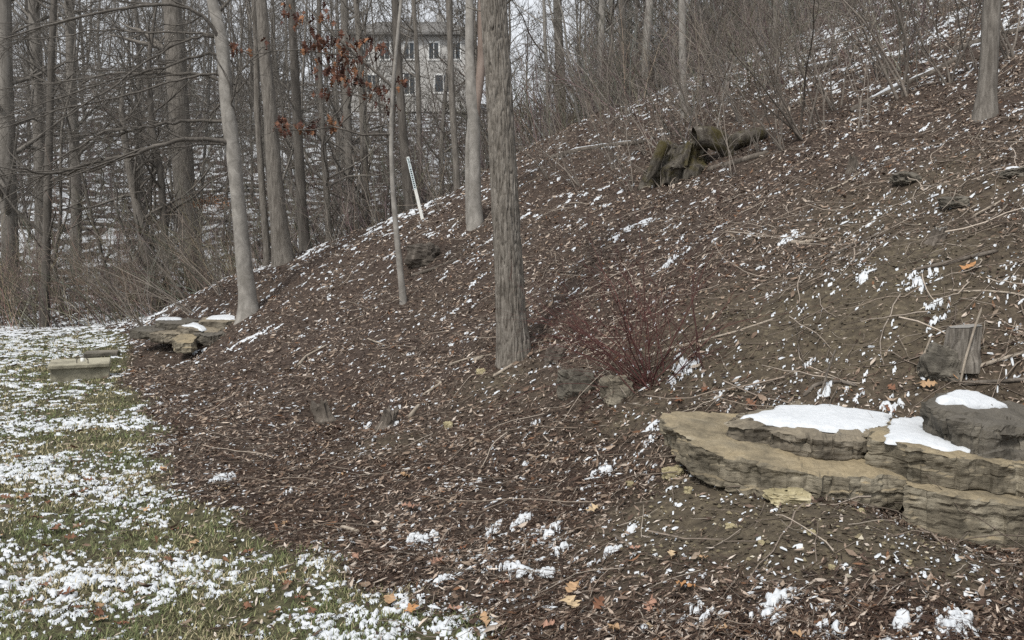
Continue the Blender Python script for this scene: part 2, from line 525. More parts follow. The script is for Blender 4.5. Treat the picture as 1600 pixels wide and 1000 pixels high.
def slab(acc, top, thick, seed, n=220, rings=12, levels=22, rough=.03, edge=.02, lean=.0, strat=.5, thick2=None):
    """slab of layered stone under a top outline (any height at each corner)"""
    p = poly_resample(top, n)
    c = p.mean(0)
    jag = .7 * steps3(p[:, 0] * 6, p[:, 1] * 6, 0 * p[:, 0], seed + 14) + .35 * steps3(p[:, 0] * 15, p[:, 1] * 15, 0 * p[:, 0], seed + 15) + .8 * noise3(p[:, 0] * 5, p[:, 1] * 5, 0 * p[:, 0], seed + 7) + .7 * np.abs(noise3(p[:, 0] * 13, p[:, 1] * 13, 0 * p[:, 0], seed + 8)) + .4 * noise3(p[:, 0] * 34, p[:, 1] * 34, 0 * p[:, 0], seed + 9)
    q_ = p - c; q_[:, 2] = 0
    p = p - unit(q_) * (jag * rough * .9)[:, None]
    A = np.c_[p[:, :2] - c[:2], np.ones(n)]
    pl = np.linalg.lstsq(A, p[:, 2], rcond=None)[0]
    ht = lambda q: (q[:, :2] - c[:2]) @ pl[:2] + pl[2]
    out = p - c; out[:, 2] = 0
    nxt = np.roll(p, -1, 0) - np.roll(p, 1, 0)
    nrm = np.stack([nxt[:, 1], -nxt[:, 0], 0 * nxt[:, 0]], -1); nrm = unit(nrm)
    if (nrm * out).sum() < 0: nrm = -nrm
    th = thick if thick2 is None else thick
    V = []
    V.append(c[None] * [1, 1, 0] + [0, 0, pl[2]])
    for r in range(1, rings + 1):
        f = (r / rings) ** .8
        q = c + (p - c) * f; 
        z = ht(q) - edge * .6 * (f > .99)
        q = q - nrm * edge * .7 * (f > .99)
        z = z + rough * .3 * steps3(q[:, 0] * 5, q[:, 1] * 5, 0 * z, seed + 21) + rough * .35 * noise3(q[:, 0] * 7, q[:, 1] * 7, 0 * z, seed) * 1.0 + rough * .2 * noise3(q[:, 0] * 24, q[:, 1] * 24, 0 * z, seed + 1)
        V.append(np.c_[q[:, :2], z])
    zt = ht(p)
    for l in range(levels):
        f = (l + .5) / levels
        q = p.copy(); z = zt - edge - (thick - edge) * f
        zc = (z - c[2])
        d = rough * .7 * steps3(q[:, 0] * 4.2, q[:, 1] * 4.2, zc * 5.5, seed + 2) + rough * .28 * steps3(q[:, 0] * 10, q[:, 1] * 10, zc * 11, seed + 3) + rough * .7 * noise3(q[:, 0] * 7, q[:, 1] * 7, zc * 9, seed + 5) + rough * .3 * noise3(q[:, 0] * 30, q[:, 1] * 30, zc * 40, seed + 5)
        d = d + rough * strat * .5 * noise3(q[:, 0] * 2.5, q[:, 1] * 2.5, zc * 70, seed + 4)
        d = d - edge * 1.3 * max(0, (f - .8) / .2) ** 2 - lean * f
        q = q + nrm * d[:, None]
        V.append(np.c_[q[:, :2], z])
    q = c + (p - c) * .75
    V.append(np.c_[q[:, :2], ht(q) - thick - .01])
    V = np.concatenate(V)
    nr = rings + levels + 1
    a = np.arange(n); b2 = (a + 1) % n
    T = np.stack([0 * a, 1 + a, 1 + b2], -1)
    i = 1 + np.arange(nr - 1)[:, None] * n
    Q = np.stack([i + a, i + n + a, i + n + b2, i + b2], -1).reshape(-1, 4)
    acc.add(V, Q, T)
    return c, pl, ht

def snow_cap(outline, ht, thick, seed, n=110, rings=14):
    p = smooth_loop(poly_resample(outline, n), 3)
    c = p.mean(0)
    p = p + (p - c) * (.07 * noise3(p[:, 0] * 8, p[:, 1] * 8, 0 * p[:, 0], seed) + .05 * noise3(p[:, 0] * 25, p[:, 1] * 25, 0 * p[:, 0], seed) + .03 * noise3(p[:, 0] * 70, p[:, 1] * 70, 0 * p[:, 0], seed))[:, None]
    V = [np.array([[c[0], c[1], ht(c[None])[0] + thick]])]
    for r in range(1, rings + 1):
        f = (r / rings) ** .6
        q = c + (p - c) * f
        prof = thick * (1 - f ** 4) ** .7
        z = ht(q) + prof + thick * .35 * noise3(q[:, 0] * 6, q[:, 1] * 6, 0 * q[:, 0], seed + 1) * (1 - f ** 4) - (.012 if r == rings else 0)
        V.append(np.c_[q[:, :2], z])
    V = np.concatenate(V); a = np.arange(n); b2 = (a + 1) % n
    T = np.stack([0 * a, 1 + a, 1 + b2], -1)
    i = 1 + np.arange(rings - 1)[:, None] * n
    Q = np.stack([i + a, i + n + a, i + n + b2, i + b2], -1).reshape(-1, 4)
    return Acc().add(V, Q, T)

def stone(label, m, top, thick, seed, snow=None, snow_t=.025, group=None, name='stone_slab', **kw):
    top = [P(*q) for q in top]
    base = np.mean(top, 0) - [0, 0, thick]
    t = thing(name, base, label, 'stone', group)
    a = Acc(); c, pl, ht = slab(a, top, thick, seed, **kw)
    a.build('body', M[m], t, smooth=False)
    if snow is not None:
        pts = []
        for (px, py) in snow:       # where that sight line meets the slab's top plane
            r_ = ray(px, py); o_ = np.array([0, 0, CAM_H])
            k_ = np.array([pl[0], pl[1], -1.0]); dd = (c[:2] @ pl[:2] - pl[2] - k_ @ o_) / (k_ @ r_)
            pts.append(o_ + r_ * dd)
        snow_cap(pts, ht, snow_t, seed + 50).build('snow_cap', M['snow'], t)
    return t

near_g = 'slabs of the near stone ledge'
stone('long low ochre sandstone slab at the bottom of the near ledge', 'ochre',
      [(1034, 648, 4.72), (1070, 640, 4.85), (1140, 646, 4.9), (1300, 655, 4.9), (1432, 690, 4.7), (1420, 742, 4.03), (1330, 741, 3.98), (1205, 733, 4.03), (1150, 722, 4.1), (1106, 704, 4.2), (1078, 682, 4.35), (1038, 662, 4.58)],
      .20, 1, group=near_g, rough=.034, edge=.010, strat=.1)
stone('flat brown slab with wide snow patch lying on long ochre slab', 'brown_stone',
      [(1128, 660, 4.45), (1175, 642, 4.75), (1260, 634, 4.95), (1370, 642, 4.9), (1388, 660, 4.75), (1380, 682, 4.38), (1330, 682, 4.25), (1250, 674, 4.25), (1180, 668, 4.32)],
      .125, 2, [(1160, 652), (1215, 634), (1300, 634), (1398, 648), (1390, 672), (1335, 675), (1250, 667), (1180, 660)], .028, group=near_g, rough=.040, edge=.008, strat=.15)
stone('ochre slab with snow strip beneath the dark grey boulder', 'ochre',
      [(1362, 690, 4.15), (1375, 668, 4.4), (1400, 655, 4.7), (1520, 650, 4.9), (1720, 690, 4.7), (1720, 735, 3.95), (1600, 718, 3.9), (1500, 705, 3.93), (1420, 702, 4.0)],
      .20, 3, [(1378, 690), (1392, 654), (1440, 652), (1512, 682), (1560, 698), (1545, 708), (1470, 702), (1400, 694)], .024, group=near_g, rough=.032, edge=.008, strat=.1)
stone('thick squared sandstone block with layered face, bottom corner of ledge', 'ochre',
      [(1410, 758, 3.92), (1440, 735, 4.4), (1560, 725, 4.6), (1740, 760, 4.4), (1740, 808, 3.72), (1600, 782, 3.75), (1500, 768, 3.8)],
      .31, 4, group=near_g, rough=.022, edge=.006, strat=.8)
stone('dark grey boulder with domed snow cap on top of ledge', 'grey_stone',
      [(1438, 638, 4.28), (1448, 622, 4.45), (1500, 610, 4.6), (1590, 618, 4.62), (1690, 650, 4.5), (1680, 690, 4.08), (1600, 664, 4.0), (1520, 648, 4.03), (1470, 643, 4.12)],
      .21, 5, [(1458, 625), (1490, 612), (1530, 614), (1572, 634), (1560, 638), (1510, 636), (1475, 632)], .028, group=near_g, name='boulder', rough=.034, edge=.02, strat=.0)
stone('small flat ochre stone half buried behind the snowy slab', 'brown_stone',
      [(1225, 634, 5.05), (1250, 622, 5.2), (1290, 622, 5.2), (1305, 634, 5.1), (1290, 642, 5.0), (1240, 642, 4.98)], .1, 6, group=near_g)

def rock(label, m, px, py, wpx, hpx, seed, squash=.75, name='rock', snow=0, group=None, deep=1.0, rot=None):
    g = G(px, py); d = g[1]; sz = wpx * d / FPX; hz = hpx * d / FPX
    t = thing(name, g, label, 'rock', group)
    nu_, nv_ = 48, 30
    th = np.linspace(0, 2 * np.pi, nu_, endpoint=False)[None]; ph = np.linspace(0.02, np.pi - .02, nv_)[:, None]
    x = np.sin(ph) * np.cos(th); y = np.sin(ph) * np.sin(th); z = np.cos(ph) + 0 * th
    pw = .62
    x, y, z = [np.sign(v) * np.abs(v) ** pw for v in (x, y, z)]
    rr = 1 + .10 * steps3(x * 1.6 + seed, y * 1.6, z * 1.6, seed + 3) + .06 * steps3(x * 4, y * 4, z * 4, seed + 4) + .28 * noise3(x * 1.3 + seed * 3.1, y * 1.3, z * 1.3, seed) + .12 * noise3(x * 3.5, y * 3.5, z * 3.5, seed + 9) + .04 * noise3(x * 10, y * 10, z * 10, seed + 5)
    V = np.stack([x * rr * sz * .5, y * rr * sz * .5 * squash * deep, z * rr * hz * .55], -1).reshape(-1, 3)
    a_ = rng.uniform(-.5, .5) if rot is None else rot
    ca, sa = math.cos(a_), math.sin(a_)
    V = np.c_[V[:, 0] * ca - V[:, 1] * sa, V[:, 0] * sa + V[:, 1] * ca, V[:, 2]] + [0, 0, hz * .28]
    i = np.arange(nv_ - 1)[:, None] * nu_; j = np.arange(nu_)[None]; j2 = (j + 1) % nu_
    Q = np.stack([i + j, i + nu_ + j, i + nu_ + j2, i + j2], -1).reshape(-1, 4)
    Acc().add(V + g, Q).build('body', M[m], t, smooth=False)
    if snow:
        pts = [g + [math.cos(q) * sz * .33 * (1 + .2 * math.sin(3 * q + seed)) - sz * .05, math.sin(q) * sz * .26 * squash, hz * .8] for q in np.linspace(0, 6.28, 14, endpoint=False)]
        zc = g[2] + hz * .76
        snow_cap(pts, lambda q: zc + 0 * q[:, 0], snow, seed, 50, 8).build('snow_cap', M['snow'], t)
    return t

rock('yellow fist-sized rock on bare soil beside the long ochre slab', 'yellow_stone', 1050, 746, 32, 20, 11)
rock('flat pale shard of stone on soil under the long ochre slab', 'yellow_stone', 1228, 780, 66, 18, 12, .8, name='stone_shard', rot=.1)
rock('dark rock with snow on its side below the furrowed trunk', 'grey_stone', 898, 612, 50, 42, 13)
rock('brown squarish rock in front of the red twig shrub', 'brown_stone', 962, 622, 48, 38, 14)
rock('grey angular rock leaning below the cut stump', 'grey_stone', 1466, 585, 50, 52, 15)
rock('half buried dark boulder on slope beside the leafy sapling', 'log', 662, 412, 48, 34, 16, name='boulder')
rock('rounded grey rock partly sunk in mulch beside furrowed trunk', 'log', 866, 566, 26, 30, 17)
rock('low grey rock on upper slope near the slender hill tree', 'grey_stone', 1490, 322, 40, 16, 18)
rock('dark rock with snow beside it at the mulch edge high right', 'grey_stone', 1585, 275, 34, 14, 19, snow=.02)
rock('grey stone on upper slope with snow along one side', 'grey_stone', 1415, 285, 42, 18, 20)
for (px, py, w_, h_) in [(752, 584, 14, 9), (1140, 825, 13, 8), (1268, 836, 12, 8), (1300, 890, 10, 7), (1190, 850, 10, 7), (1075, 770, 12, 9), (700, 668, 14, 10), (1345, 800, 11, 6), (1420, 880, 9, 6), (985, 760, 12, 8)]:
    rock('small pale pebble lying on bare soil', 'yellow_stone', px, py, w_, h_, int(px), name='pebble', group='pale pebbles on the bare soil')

# far ledge
far_g = 'slabs of the far stone ledge'
DF = 14.75
def fl(label, m, top, thick, seed, snow=None, st=.03):
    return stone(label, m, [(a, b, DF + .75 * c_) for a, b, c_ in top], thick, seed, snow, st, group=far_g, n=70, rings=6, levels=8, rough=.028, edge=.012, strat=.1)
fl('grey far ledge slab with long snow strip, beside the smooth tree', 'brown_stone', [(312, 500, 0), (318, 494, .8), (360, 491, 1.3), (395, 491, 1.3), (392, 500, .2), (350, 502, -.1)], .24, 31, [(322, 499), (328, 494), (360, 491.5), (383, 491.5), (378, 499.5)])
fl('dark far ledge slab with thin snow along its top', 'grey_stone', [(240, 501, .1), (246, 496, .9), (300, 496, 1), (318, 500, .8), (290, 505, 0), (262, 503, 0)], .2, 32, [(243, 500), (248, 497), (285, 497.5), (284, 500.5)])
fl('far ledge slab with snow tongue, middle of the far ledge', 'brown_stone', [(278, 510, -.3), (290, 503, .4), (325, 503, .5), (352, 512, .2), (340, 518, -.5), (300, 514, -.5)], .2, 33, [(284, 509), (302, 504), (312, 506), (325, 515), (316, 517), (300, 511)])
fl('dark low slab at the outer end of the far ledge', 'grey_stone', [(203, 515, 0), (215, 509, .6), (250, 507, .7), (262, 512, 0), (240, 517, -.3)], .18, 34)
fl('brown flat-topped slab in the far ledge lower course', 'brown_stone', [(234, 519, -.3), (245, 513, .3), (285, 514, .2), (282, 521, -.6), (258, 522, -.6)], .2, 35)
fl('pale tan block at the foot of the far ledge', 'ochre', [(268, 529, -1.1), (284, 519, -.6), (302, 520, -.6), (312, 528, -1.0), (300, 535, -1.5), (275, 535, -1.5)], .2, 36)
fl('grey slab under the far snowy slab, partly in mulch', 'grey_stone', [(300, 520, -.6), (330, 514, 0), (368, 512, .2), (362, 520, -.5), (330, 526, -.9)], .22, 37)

# ------------------------------------------------------------------ concrete basin
def box_acc(c, ax, ay, az, hx, hy, hz, bevel=.012, nseg=1):
    """bevelled box around centre c with half sizes"""
    import bmesh
    bm = bmesh.new()
    bmesh.ops.create_cube(bm, size=2.0)
    for v in bm.verts: v.co = (v.co.x * hx, v.co.y * hy, v.co.z * hz)
    bmesh.ops.bevel(bm, geom=list(bm.edges), offset=bevel, segments=1, affect='EDGES')
    bm.verts.index_update()
    V = np.array([v.co[:] for v in bm.verts]); T = [[v.index for v in f.verts] for f in bm.faces if len(f.verts) == 3]
    Qd = [[v.index for v in f.verts] for f in bm.faces if len(f.verts) == 4]
    bm.free()
    W = np.asarray(c, float) + V[:, :1] * np.asarray(ax) + V[:, 1:2] * np.asarray(ay) + V[:, 2:] * np.asarray(az)
    return W, Qd, T

X3, Y3, Z3 = np.eye(3)
def bx(acc, c, hx, hy, hz, yaw=0, bevel=.012, tilt=0):
    ca, sa = math.cos(yaw), math.sin(yaw)
    ax = np.array([ca, sa, 0]); ay = np.array([-sa, ca, 0]); az = Z3
    if tilt:
        az = unit(az + tilt * ay); ay = np.cross(az, ax)
    v, q, t = box_acc(c, ax, ay, az, hx, hy, hz, bevel)
    acc.add(v, q, t)
    return ax, ay, az

gb = G(125, 594)
basin = thing('drain_basin', gb, 'low concrete box with lid and wire handles on the lawn', 'drain box')
ax, ay, az = bx(a0 := Acc(), gb + [-.14, .28, .06], .39, .28, .13, .47, .015)
a0.build('base', M['concrete'], basin, smooth=False)
lid = Acc(); bx(lid, gb + [-.14, .27, .225], .41, .32, .032, .47, .012, tilt=-.05); lid = lid.build('lid', M['concrete'], basin, smooth=False)
for dx_, dy in ((0.0, .08), (-.22, .44)):
    hp = np.array([[-.085, 0, -.01], [-.085, 0, .05], [-.06, 0, .08], [0, 0, .09], [.06, 0, .08], [.085, 0, .05], [.085, 0, -.01]]) + gb + [dx_, dy, .25]
    ha = Acc(); tubes(hp[None], np.full((1, 7), .007), 6, ha); ho = ha.build('handle', M['iron'], basin); ho.parent = lid
cp = Acc(); th_ = np.array([[0, 0, 0], [0, 0, .01], [0, 0, .06], [0, 0, .066]]) + gb + [-.1, .26, .255]
tubes(th_[None], np.array([[.028, .03, .026, .001]]), 12, cp); tag(cp.build('plastic_cap', M['white_plastic'], origin=gb + [-.1, .26, .255]), 'small white plastic cap on the concrete box lid', 'cap')
g2 = G(152, 560)
t_ = thing('concrete_slab', g2, 'thin concrete slab propped on the ground behind the concrete box', 'slab')
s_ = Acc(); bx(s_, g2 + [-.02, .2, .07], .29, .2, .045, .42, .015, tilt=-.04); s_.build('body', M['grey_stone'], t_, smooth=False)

# ------------------------------------------------------------------ trees
def trunk_acc(pts, rad, seed, m=20, step=.12, rough=.06, flare=.0, fine=None):
    """displaced tapered trunk along a path"""
    pts = np.asarray(pts, float); rad = np.asarray(rad, float)
    L = np.concatenate([[0], np.cumsum(np.linalg.norm(np.diff(pts, axis=0), axis=1))])
    k = max(4, int(L[-1] / step) + 1)
    if fine: s = np.concatenate([np.arange(0, fine[0], fine[1]), np.arange(fine[0], L[-1], step), [L[-1]]])
    else: s = np.linspace(0, L[-1], k)
    k = len(s)
    Pn = np.stack([np.interp(s, L, pts[:, i]) for i in range(3)], -1)
    ker = max(1, int(.5 / step))
    Rn = np.interp(s, L, rad)
    if not fine and k > 8:                       # round the bends off
        for _ in range(3):
            Pn[1:-1] = .25 * Pn[:-2] + .5 * Pn[1:-1] + .25 * Pn[2:]
    Rn = Rn * (1 + flare * np.exp(-s / .22))
    a = np.arange(m) * 2 * np.pi / m
    ca, sa = np.cos(a), np.sin(a)
    SS = s[:, None] + 0 * a[None]
    if fine:
        fis = 1 - np.abs(noise3(ca[None] * 6.5 + 7, sa[None] * 6.5, SS * 6.0 + .6 * noise3(ca[None] * 3, sa[None] * 3, SS * 3, 8), seed)) * 2.2
        fis2 = 1 - np.abs(noise3(ca[None] * 13, sa[None] * 13 + 3, SS * 14, seed + 1)) * 2
        dsp = -.019 * np.clip(fis, 0, 1) ** 2 - .008 * np.clip(fis2, 0, 1) ** 2 + .012 * noise3(ca[None] * 1.2, sa[None] * 1.2, SS * 1.2, seed + 2)
    else:
        dsp = rad.max() * rough * (noise3(ca[None] * 1.5 + seed, sa[None] * 1.5, SS * 2, seed) + .4 * noise3(ca[None] * 4, sa[None] * 4, SS * 5, seed + 1))
    fl_ = flare * .5 * np.exp(-SS / .18) * Rn[:, None] * np.maximum(0, np.cos(a * 4 + seed)[None]) if flare else 0
    RR = Rn[:, None] + dsp * np.minimum(1, Rn[:, None] / (rad.max() * .35)) + fl_
    T = unit(np.gradient(Pn, axis=0)); B = unit(np.cross(T, [0, 1.0, 0])); D = np.cross(T, B)
    V = Pn[:, None] + RR[..., None] * (ca[None, :, None] * B[:, None] + sa[None, :, None] * D[:, None])
    i = np.arange(k - 1)[:, None] * m; j = np.arange(m)[None]; j2 = (j + 1) % m
    Q = np.stack([i + j, i + j2, i + m + j2, i + m + j], -1).reshape(-1, 4)
    return Acc().add(V.reshape(-1, 3), Q), Pn, Rn

def crown(Pn, Rn, g, acc, t0=.45, limbs=10, length=(2.5, 4.5), c2=4, c3=3, sides=4, ang=55, up=.08, rmin=.006, rl=.4):
    """limbs, branches and twigs off a trunk"""
    k = 7
    st, d, rr, tt = sprout(Pn[None], Rn[None], limbs, t0, .98, ang, g)
    d[:, 2] = np.abs(d[:, 2]) * .6 + .15
    L1 = g.uniform(*length, len(st)) * (1.15 - .6 * tt)
    c1 = curves(st, d, L1, k, .16, up, g); r1 = taper(np.maximum(rr * rl, rmin * 1.6), k, .2)
    tubes(c1, r1, sides + 1, acc)
    if not c2: return c1, r1
    st, d, rr, tt = sprout(c1, r1, c2, .2, 1, 42, g)
    L2 = g.uniform(.35, .65, len(st)) * np.repeat(L1, c2) * .8
    cc2 = curves(st, d, L2, 5, .2, up, g); r2 = taper(np.maximum(rr * .6, rmin), 5, .3)
    tubes(cc2, r2, sides, acc)
    if not c3: return c1, r1
    st, d, rr, tt = sprout(cc2, r2, c3, .15, 1, 40, g)
    L3 = g.uniform(.35, .7, len(st)) * np.repeat(L2, c3) * .7
    cc3 = curves(st, d, L3, 4, .22, up, g); r3 = taper(np.maximum(rr * .55, rmin * .65), 4, .35)
    tubes(cc3, r3, 3, acc)
    return c1, r1

def extend(path, rad, h, g, lean=.0):
    """carry a trunk on above the picture"""
    d = unit(path[-1] - path[-2]); d = unit(d + np.array([0, 0, .5]))
    out_p, out_r = list(path), list(rad)
    n = 6
    for i in range(1, n + 1):
        d = unit(d + .06 * g.standard_normal(3))
        out_p.append(out_p[-1] + d * h / n); out_r.append(rad[-1] * (1 - .85 * i / n))
    return np.array(out_p), np.array(out_r)

def tree(label, m, path, depth=None, height=14, seed=0, name='tree', group=None, crown_kw=None, flare=.22, fine=None, sides=20, wpath=None, rough=.06):
    """path: (px, py, width_px) from the foot up; depth None = where the foot's sight line meets the slope"""
    g = np.random.default_rng(seed + 1000)
    px, py, w0 = path[0]
    if depth is None:
        f = G(px, py)
    else:
        q = P(px, py, depth); f = np.array([q[0], q[1], H(q[0], q[1])])
    d = f[1]
    pts, rad = [f - [0, 0, .25]], [w0 * d / FPX / 2]
    for i, (a, b, wd) in enumerate(path):
        q = P(a, b, d)
        if i == 0: q = f.copy()
        if q[2] <= pts[-1][2] + .05: continue
        pts.append(q); rad.append(wd * d / FPX / 2)
    pts, rad = np.array(pts), np.array(rad)
    top = pts[-1][2] - f[2]
    if height > top: pts, rad = extend(pts, rad, height - top, g)
    t = thing(name, f, label, 'tree', group)
    a, Pn, Rn = trunk_acc(pts, rad, seed, m=sides, flare=flare, fine=fine, rough=rough)
    a.build('trunk', M[m], t)
    kw = dict(t0=.5, limbs=9, length=(1.8, 3.6), c2=3, c3=3)
    kw.update(crown_kw or {})
    if kw['limbs']:
        c_ = Acc(); crown(Pn, Rn, g, c_, **kw); c_.build('crown', M[m], t)
    return t, Pn, Rn

# the furrowed trunk in the middle
tree('broad furrowed grey trunk standing alone in the middle of the slope', 'bark_main', [(803, 558, 52), (800, 510, 48), (797, 440, 45), (790, 330, 43), (784, 220, 42), (778, 110, 41), (770, 0, 40), (765, -60, 39)], None, 13, 1, fine=(4.7, .011), sides=160, flare=.28, crown_kw=dict(t0=.72, limbs=8, up=.14))

# smooth grey tree with long reaching limbs
tA, PA, RA = tree('smooth pale grey tree with long limbs reaching over the lawn', 'bark_smooth', [(388, 487, 29), (386, 455, 26), (379, 390, 23), (373, 320, 21), (366, 250, 22), (358, 190, 22), (352, 120, 20), (346, 60, 19), (332, 5, 16), (322, -40, 14)], None, 11, 2, flare=.55, crown_kw=dict(limbs=0), sides=28, rough=.045)
dA = PA[0, 1]
limbs_A = [
    ([(346, 70), (336, 46), (316, 22), (288, 9), (250, 6), (210, 11), (165, 17), (110, 30), (60, 44), (5, 62)], 8, -1.5),
    ([(340, 55), (300, 51), (240, 50), (190, 47), (150, 46), (90, 58), (40, 62), (-10, 58)], 5, 1.0),
    ([(344, 86), (320, 84), (292, 92), (260, 105), (228, 112), (190, 122), (150, 132), (100, 150), (40, 172), (0, 186)], 6, -.6),
    ([(352, 132), (330, 117), (300, 114), (250, 115), (205, 117), (186, 112), (150, 122), (90, 128), (40, 132), (0, 140)], 7, 1.2),
    ([(340, 58), (322, 56), (300, 58), (270, 70), (235, 92), (200, 118), (170, 140), (130, 165), (90, 190), (60, 212)], 5, -1.6),
    ([(358, 190), (330, 190), (290, 189), (260, 191), (236, 197), (208, 205), (180, 199), (150, 212), (120, 232), (90, 252), (60, 262)], 7, -1.0),
    ([(368, 230), (350, 221), (320, 217), (285, 216), (255, 224), (215, 240), (170, 248), (130, 256), (100, 268), (75, 272), (48, 269), (30, 262)], 10, -2.0),
    ([(364, 229), (340, 224), (300, 227), (275, 231), (258, 225), (230, 215), (208, 206), (195, 196)], 5, .8),
    ([(356, 168), (345, 162), (336, 170), (330, 178), (322, 176)], 5, 0),
    ([(350, 118), (330, 116), (300, 120), (270, 126), (230, 140), (190, 152), (140, 160), (90, 170), (40, 190), (0, 200)], 5, -1.8),
    ([(366, 132), (378, 110), (392, 95), (405, 80), (420, 66)], 5, .8),
    ([(340, 20), (352, 8), (366, -12), (380, -40)], 7, .5),
    ([(370, 180), (360, 160), (372, 140), (388, 122), (396, 100)], 4, -.5),
]
lp = Acc(); gA = np.random.default_rng(42)
for pts, wd, dz in limbs_A:
    n_ = len(pts)
    pp = np.array([P(a, b, dA + dz * (i / (n_ - 1)) ** 1.2) for i, (a, b) in enumerate(pts)])
    L = np.linspace(0, 1, n_); ls = np.linspace(0, 1, 24)
    pp = np.stack([np.interp(ls, L, pp[:, i]) for i in range(3)], -1)
    for _ in range(2): pp[1:-1] = .25 * pp[:-2] + .5 * pp[1:-1] + .25 * pp[2:]
    pp[1:] += .012 * gA.standard_normal((23, 3))
    rr = .8 * wd * dA / FPX / 2 * np.linspace(1, .25, 24) ** .8
    tubes(pp[None], rr[None], 7, lp)
    st, d, r_, tt = sprout(pp[None], rr[None], 14, .2, 1, 24, gA)
    d[:, 0] -= .55; d[:, 1] *= .5
    Ls = gA.uniform(.8, 2.6, 14)
    c2 = curves(st, d, Ls, 9, .16, .0, gA); r2 = taper(np.maximum(r_ * .5, .005), 9, .35); tubes(c2, r2, 4, lp)
    st, d, r_, tt = sprout(c2, r2, 4, .25, 1, 26, gA)
    c3 = curves(st, d, gA.uniform(.3, 1.0, len(st)), 5, .2, .02, gA); tubes(c3, taper(np.maximum(r_ * .6, .0035), 5, .5), 3, lp)
lp.build('limbs', M['bark_dark'], tA)

tree('tall straight grey trunk just beyond the pale smooth tree', 'bark_grey', [(443, 408, 33), (437, 360, 27), (430, 290, 24), (422, 170, 20), (413, 80, 18), (408, 0, 17), (404, -40, 16)], None, 17, 3, crown_kw=dict(t0=.6), sides=28)
tree('dark upright trunk between the tall grey trunk and the leafy sapling', 'bark_dark', [(478, 400, 19), (472, 330, 16), (466, 220, 14), (460, 100, 13), (455, 0, 12)], 20.5, 16, 4, crown_kw=dict(t0=.5))
tree('twisted slim trunk behind the tall grey trunk', 'bark_grey', [(416, 440, 11), (418, 400, 11), (410, 300, 10), (402, 180, 9), (400, 60, 8), (396, -10, 7)], 19.0, 12, 41, crown_kw=dict(t0=.45))
tree('thick leaning far trunk above the brown leafy patch', 'bark_grey', [(312, 455, 34), (300, 390, 33), (289, 300, 32), (280, 180, 30), (274, 80, 28), (268, 0, 26)], 27, 20, 5, crown_kw=dict(t0=.4))
# forked tree
tF, PF, RF = tree('forked tree with one reddish stem beside the furrowed trunk', 'bark_smooth', [(743, 352, 26), (742, 320, 20), (742, 250, 18), (741, 190, 18), (737, 150, 20), (734, 90, 14), (734, 0, 13), (733, -40, 12)], None, 9, 6, crown_kw=dict(t0=.6, limbs=6), rough=.04)
ff = PF[0]
pts = np.array([P(a, b, ff[1]) for a, b in [(740, 195), (744, 165), (749, 130), (753, 90), (753, 40), (754, 0), (756, -60), (762, -200)]])
a_, _, _ = trunk_acc(pts, np.array([16, 15, 14, 14, 13.5, 13, 12, 6]) * ff[1] / FPX / 2, 66, m=16); a_.build('stem', M['bark_red'], tF)
pts = np.array([P(a, b, ff[1] + .25) for a, b in [(735, 350), (733, 290), (733, 230), (737, 180), (738, 160)]])
a_, _, _ = trunk_acc(pts, np.array([15, 13, 13, 12, 9]) * ff[1] / FPX / 2, 67, m=14); a_.build('stem', M['bark_smooth'], tF)
tree('slim tree leaning behind the forked tree', 'bark_grey', [(716, 312, 13), (712, 250, 10), (706, 150, 10), (703, 60, 9), (701, 0, 9), (700, -40, 8)], 20.5, 11, 7, crown_kw=dict(t0=.45, limbs=12))
tree('dark trunk directly behind the white marker post', 'bark_dark', [(644, 330, 18), (636, 290, 15), (629, 200, 13), (622, 100, 12), (617, 0, 11), (614, -40, 11)], 20.5, 13, 8, crown_kw=dict(t0=.42, limbs=12))
tree('slender trunk growing beside the rear of the white marker post', 'bark_grey', [(660, 320, 8), (656, 240, 8), (654, 150, 8), (650, 60, 7), (645, -10, 7)], 23, 11, 81, crown_kw=dict(t0=.4, limbs=10))
tree('slender grey hill tree near the upper corner of the slope', 'bark_grey', [(1538, 182, 34), (1541, 150, 27), (1546, 80, 25), (1549, 20, 24), (1552, -30, 23)], None, 9, 9, crown_kw=dict(t0=.55))
tree('thin straight pale trunk rising behind the mossy stump', 'bark_smooth', [(1070, 208, 12), (1068, 140, 12), (1066, 60, 11), (1066, -10, 10)], 16.5, 11, 10, crown_kw=dict(t0=.55))
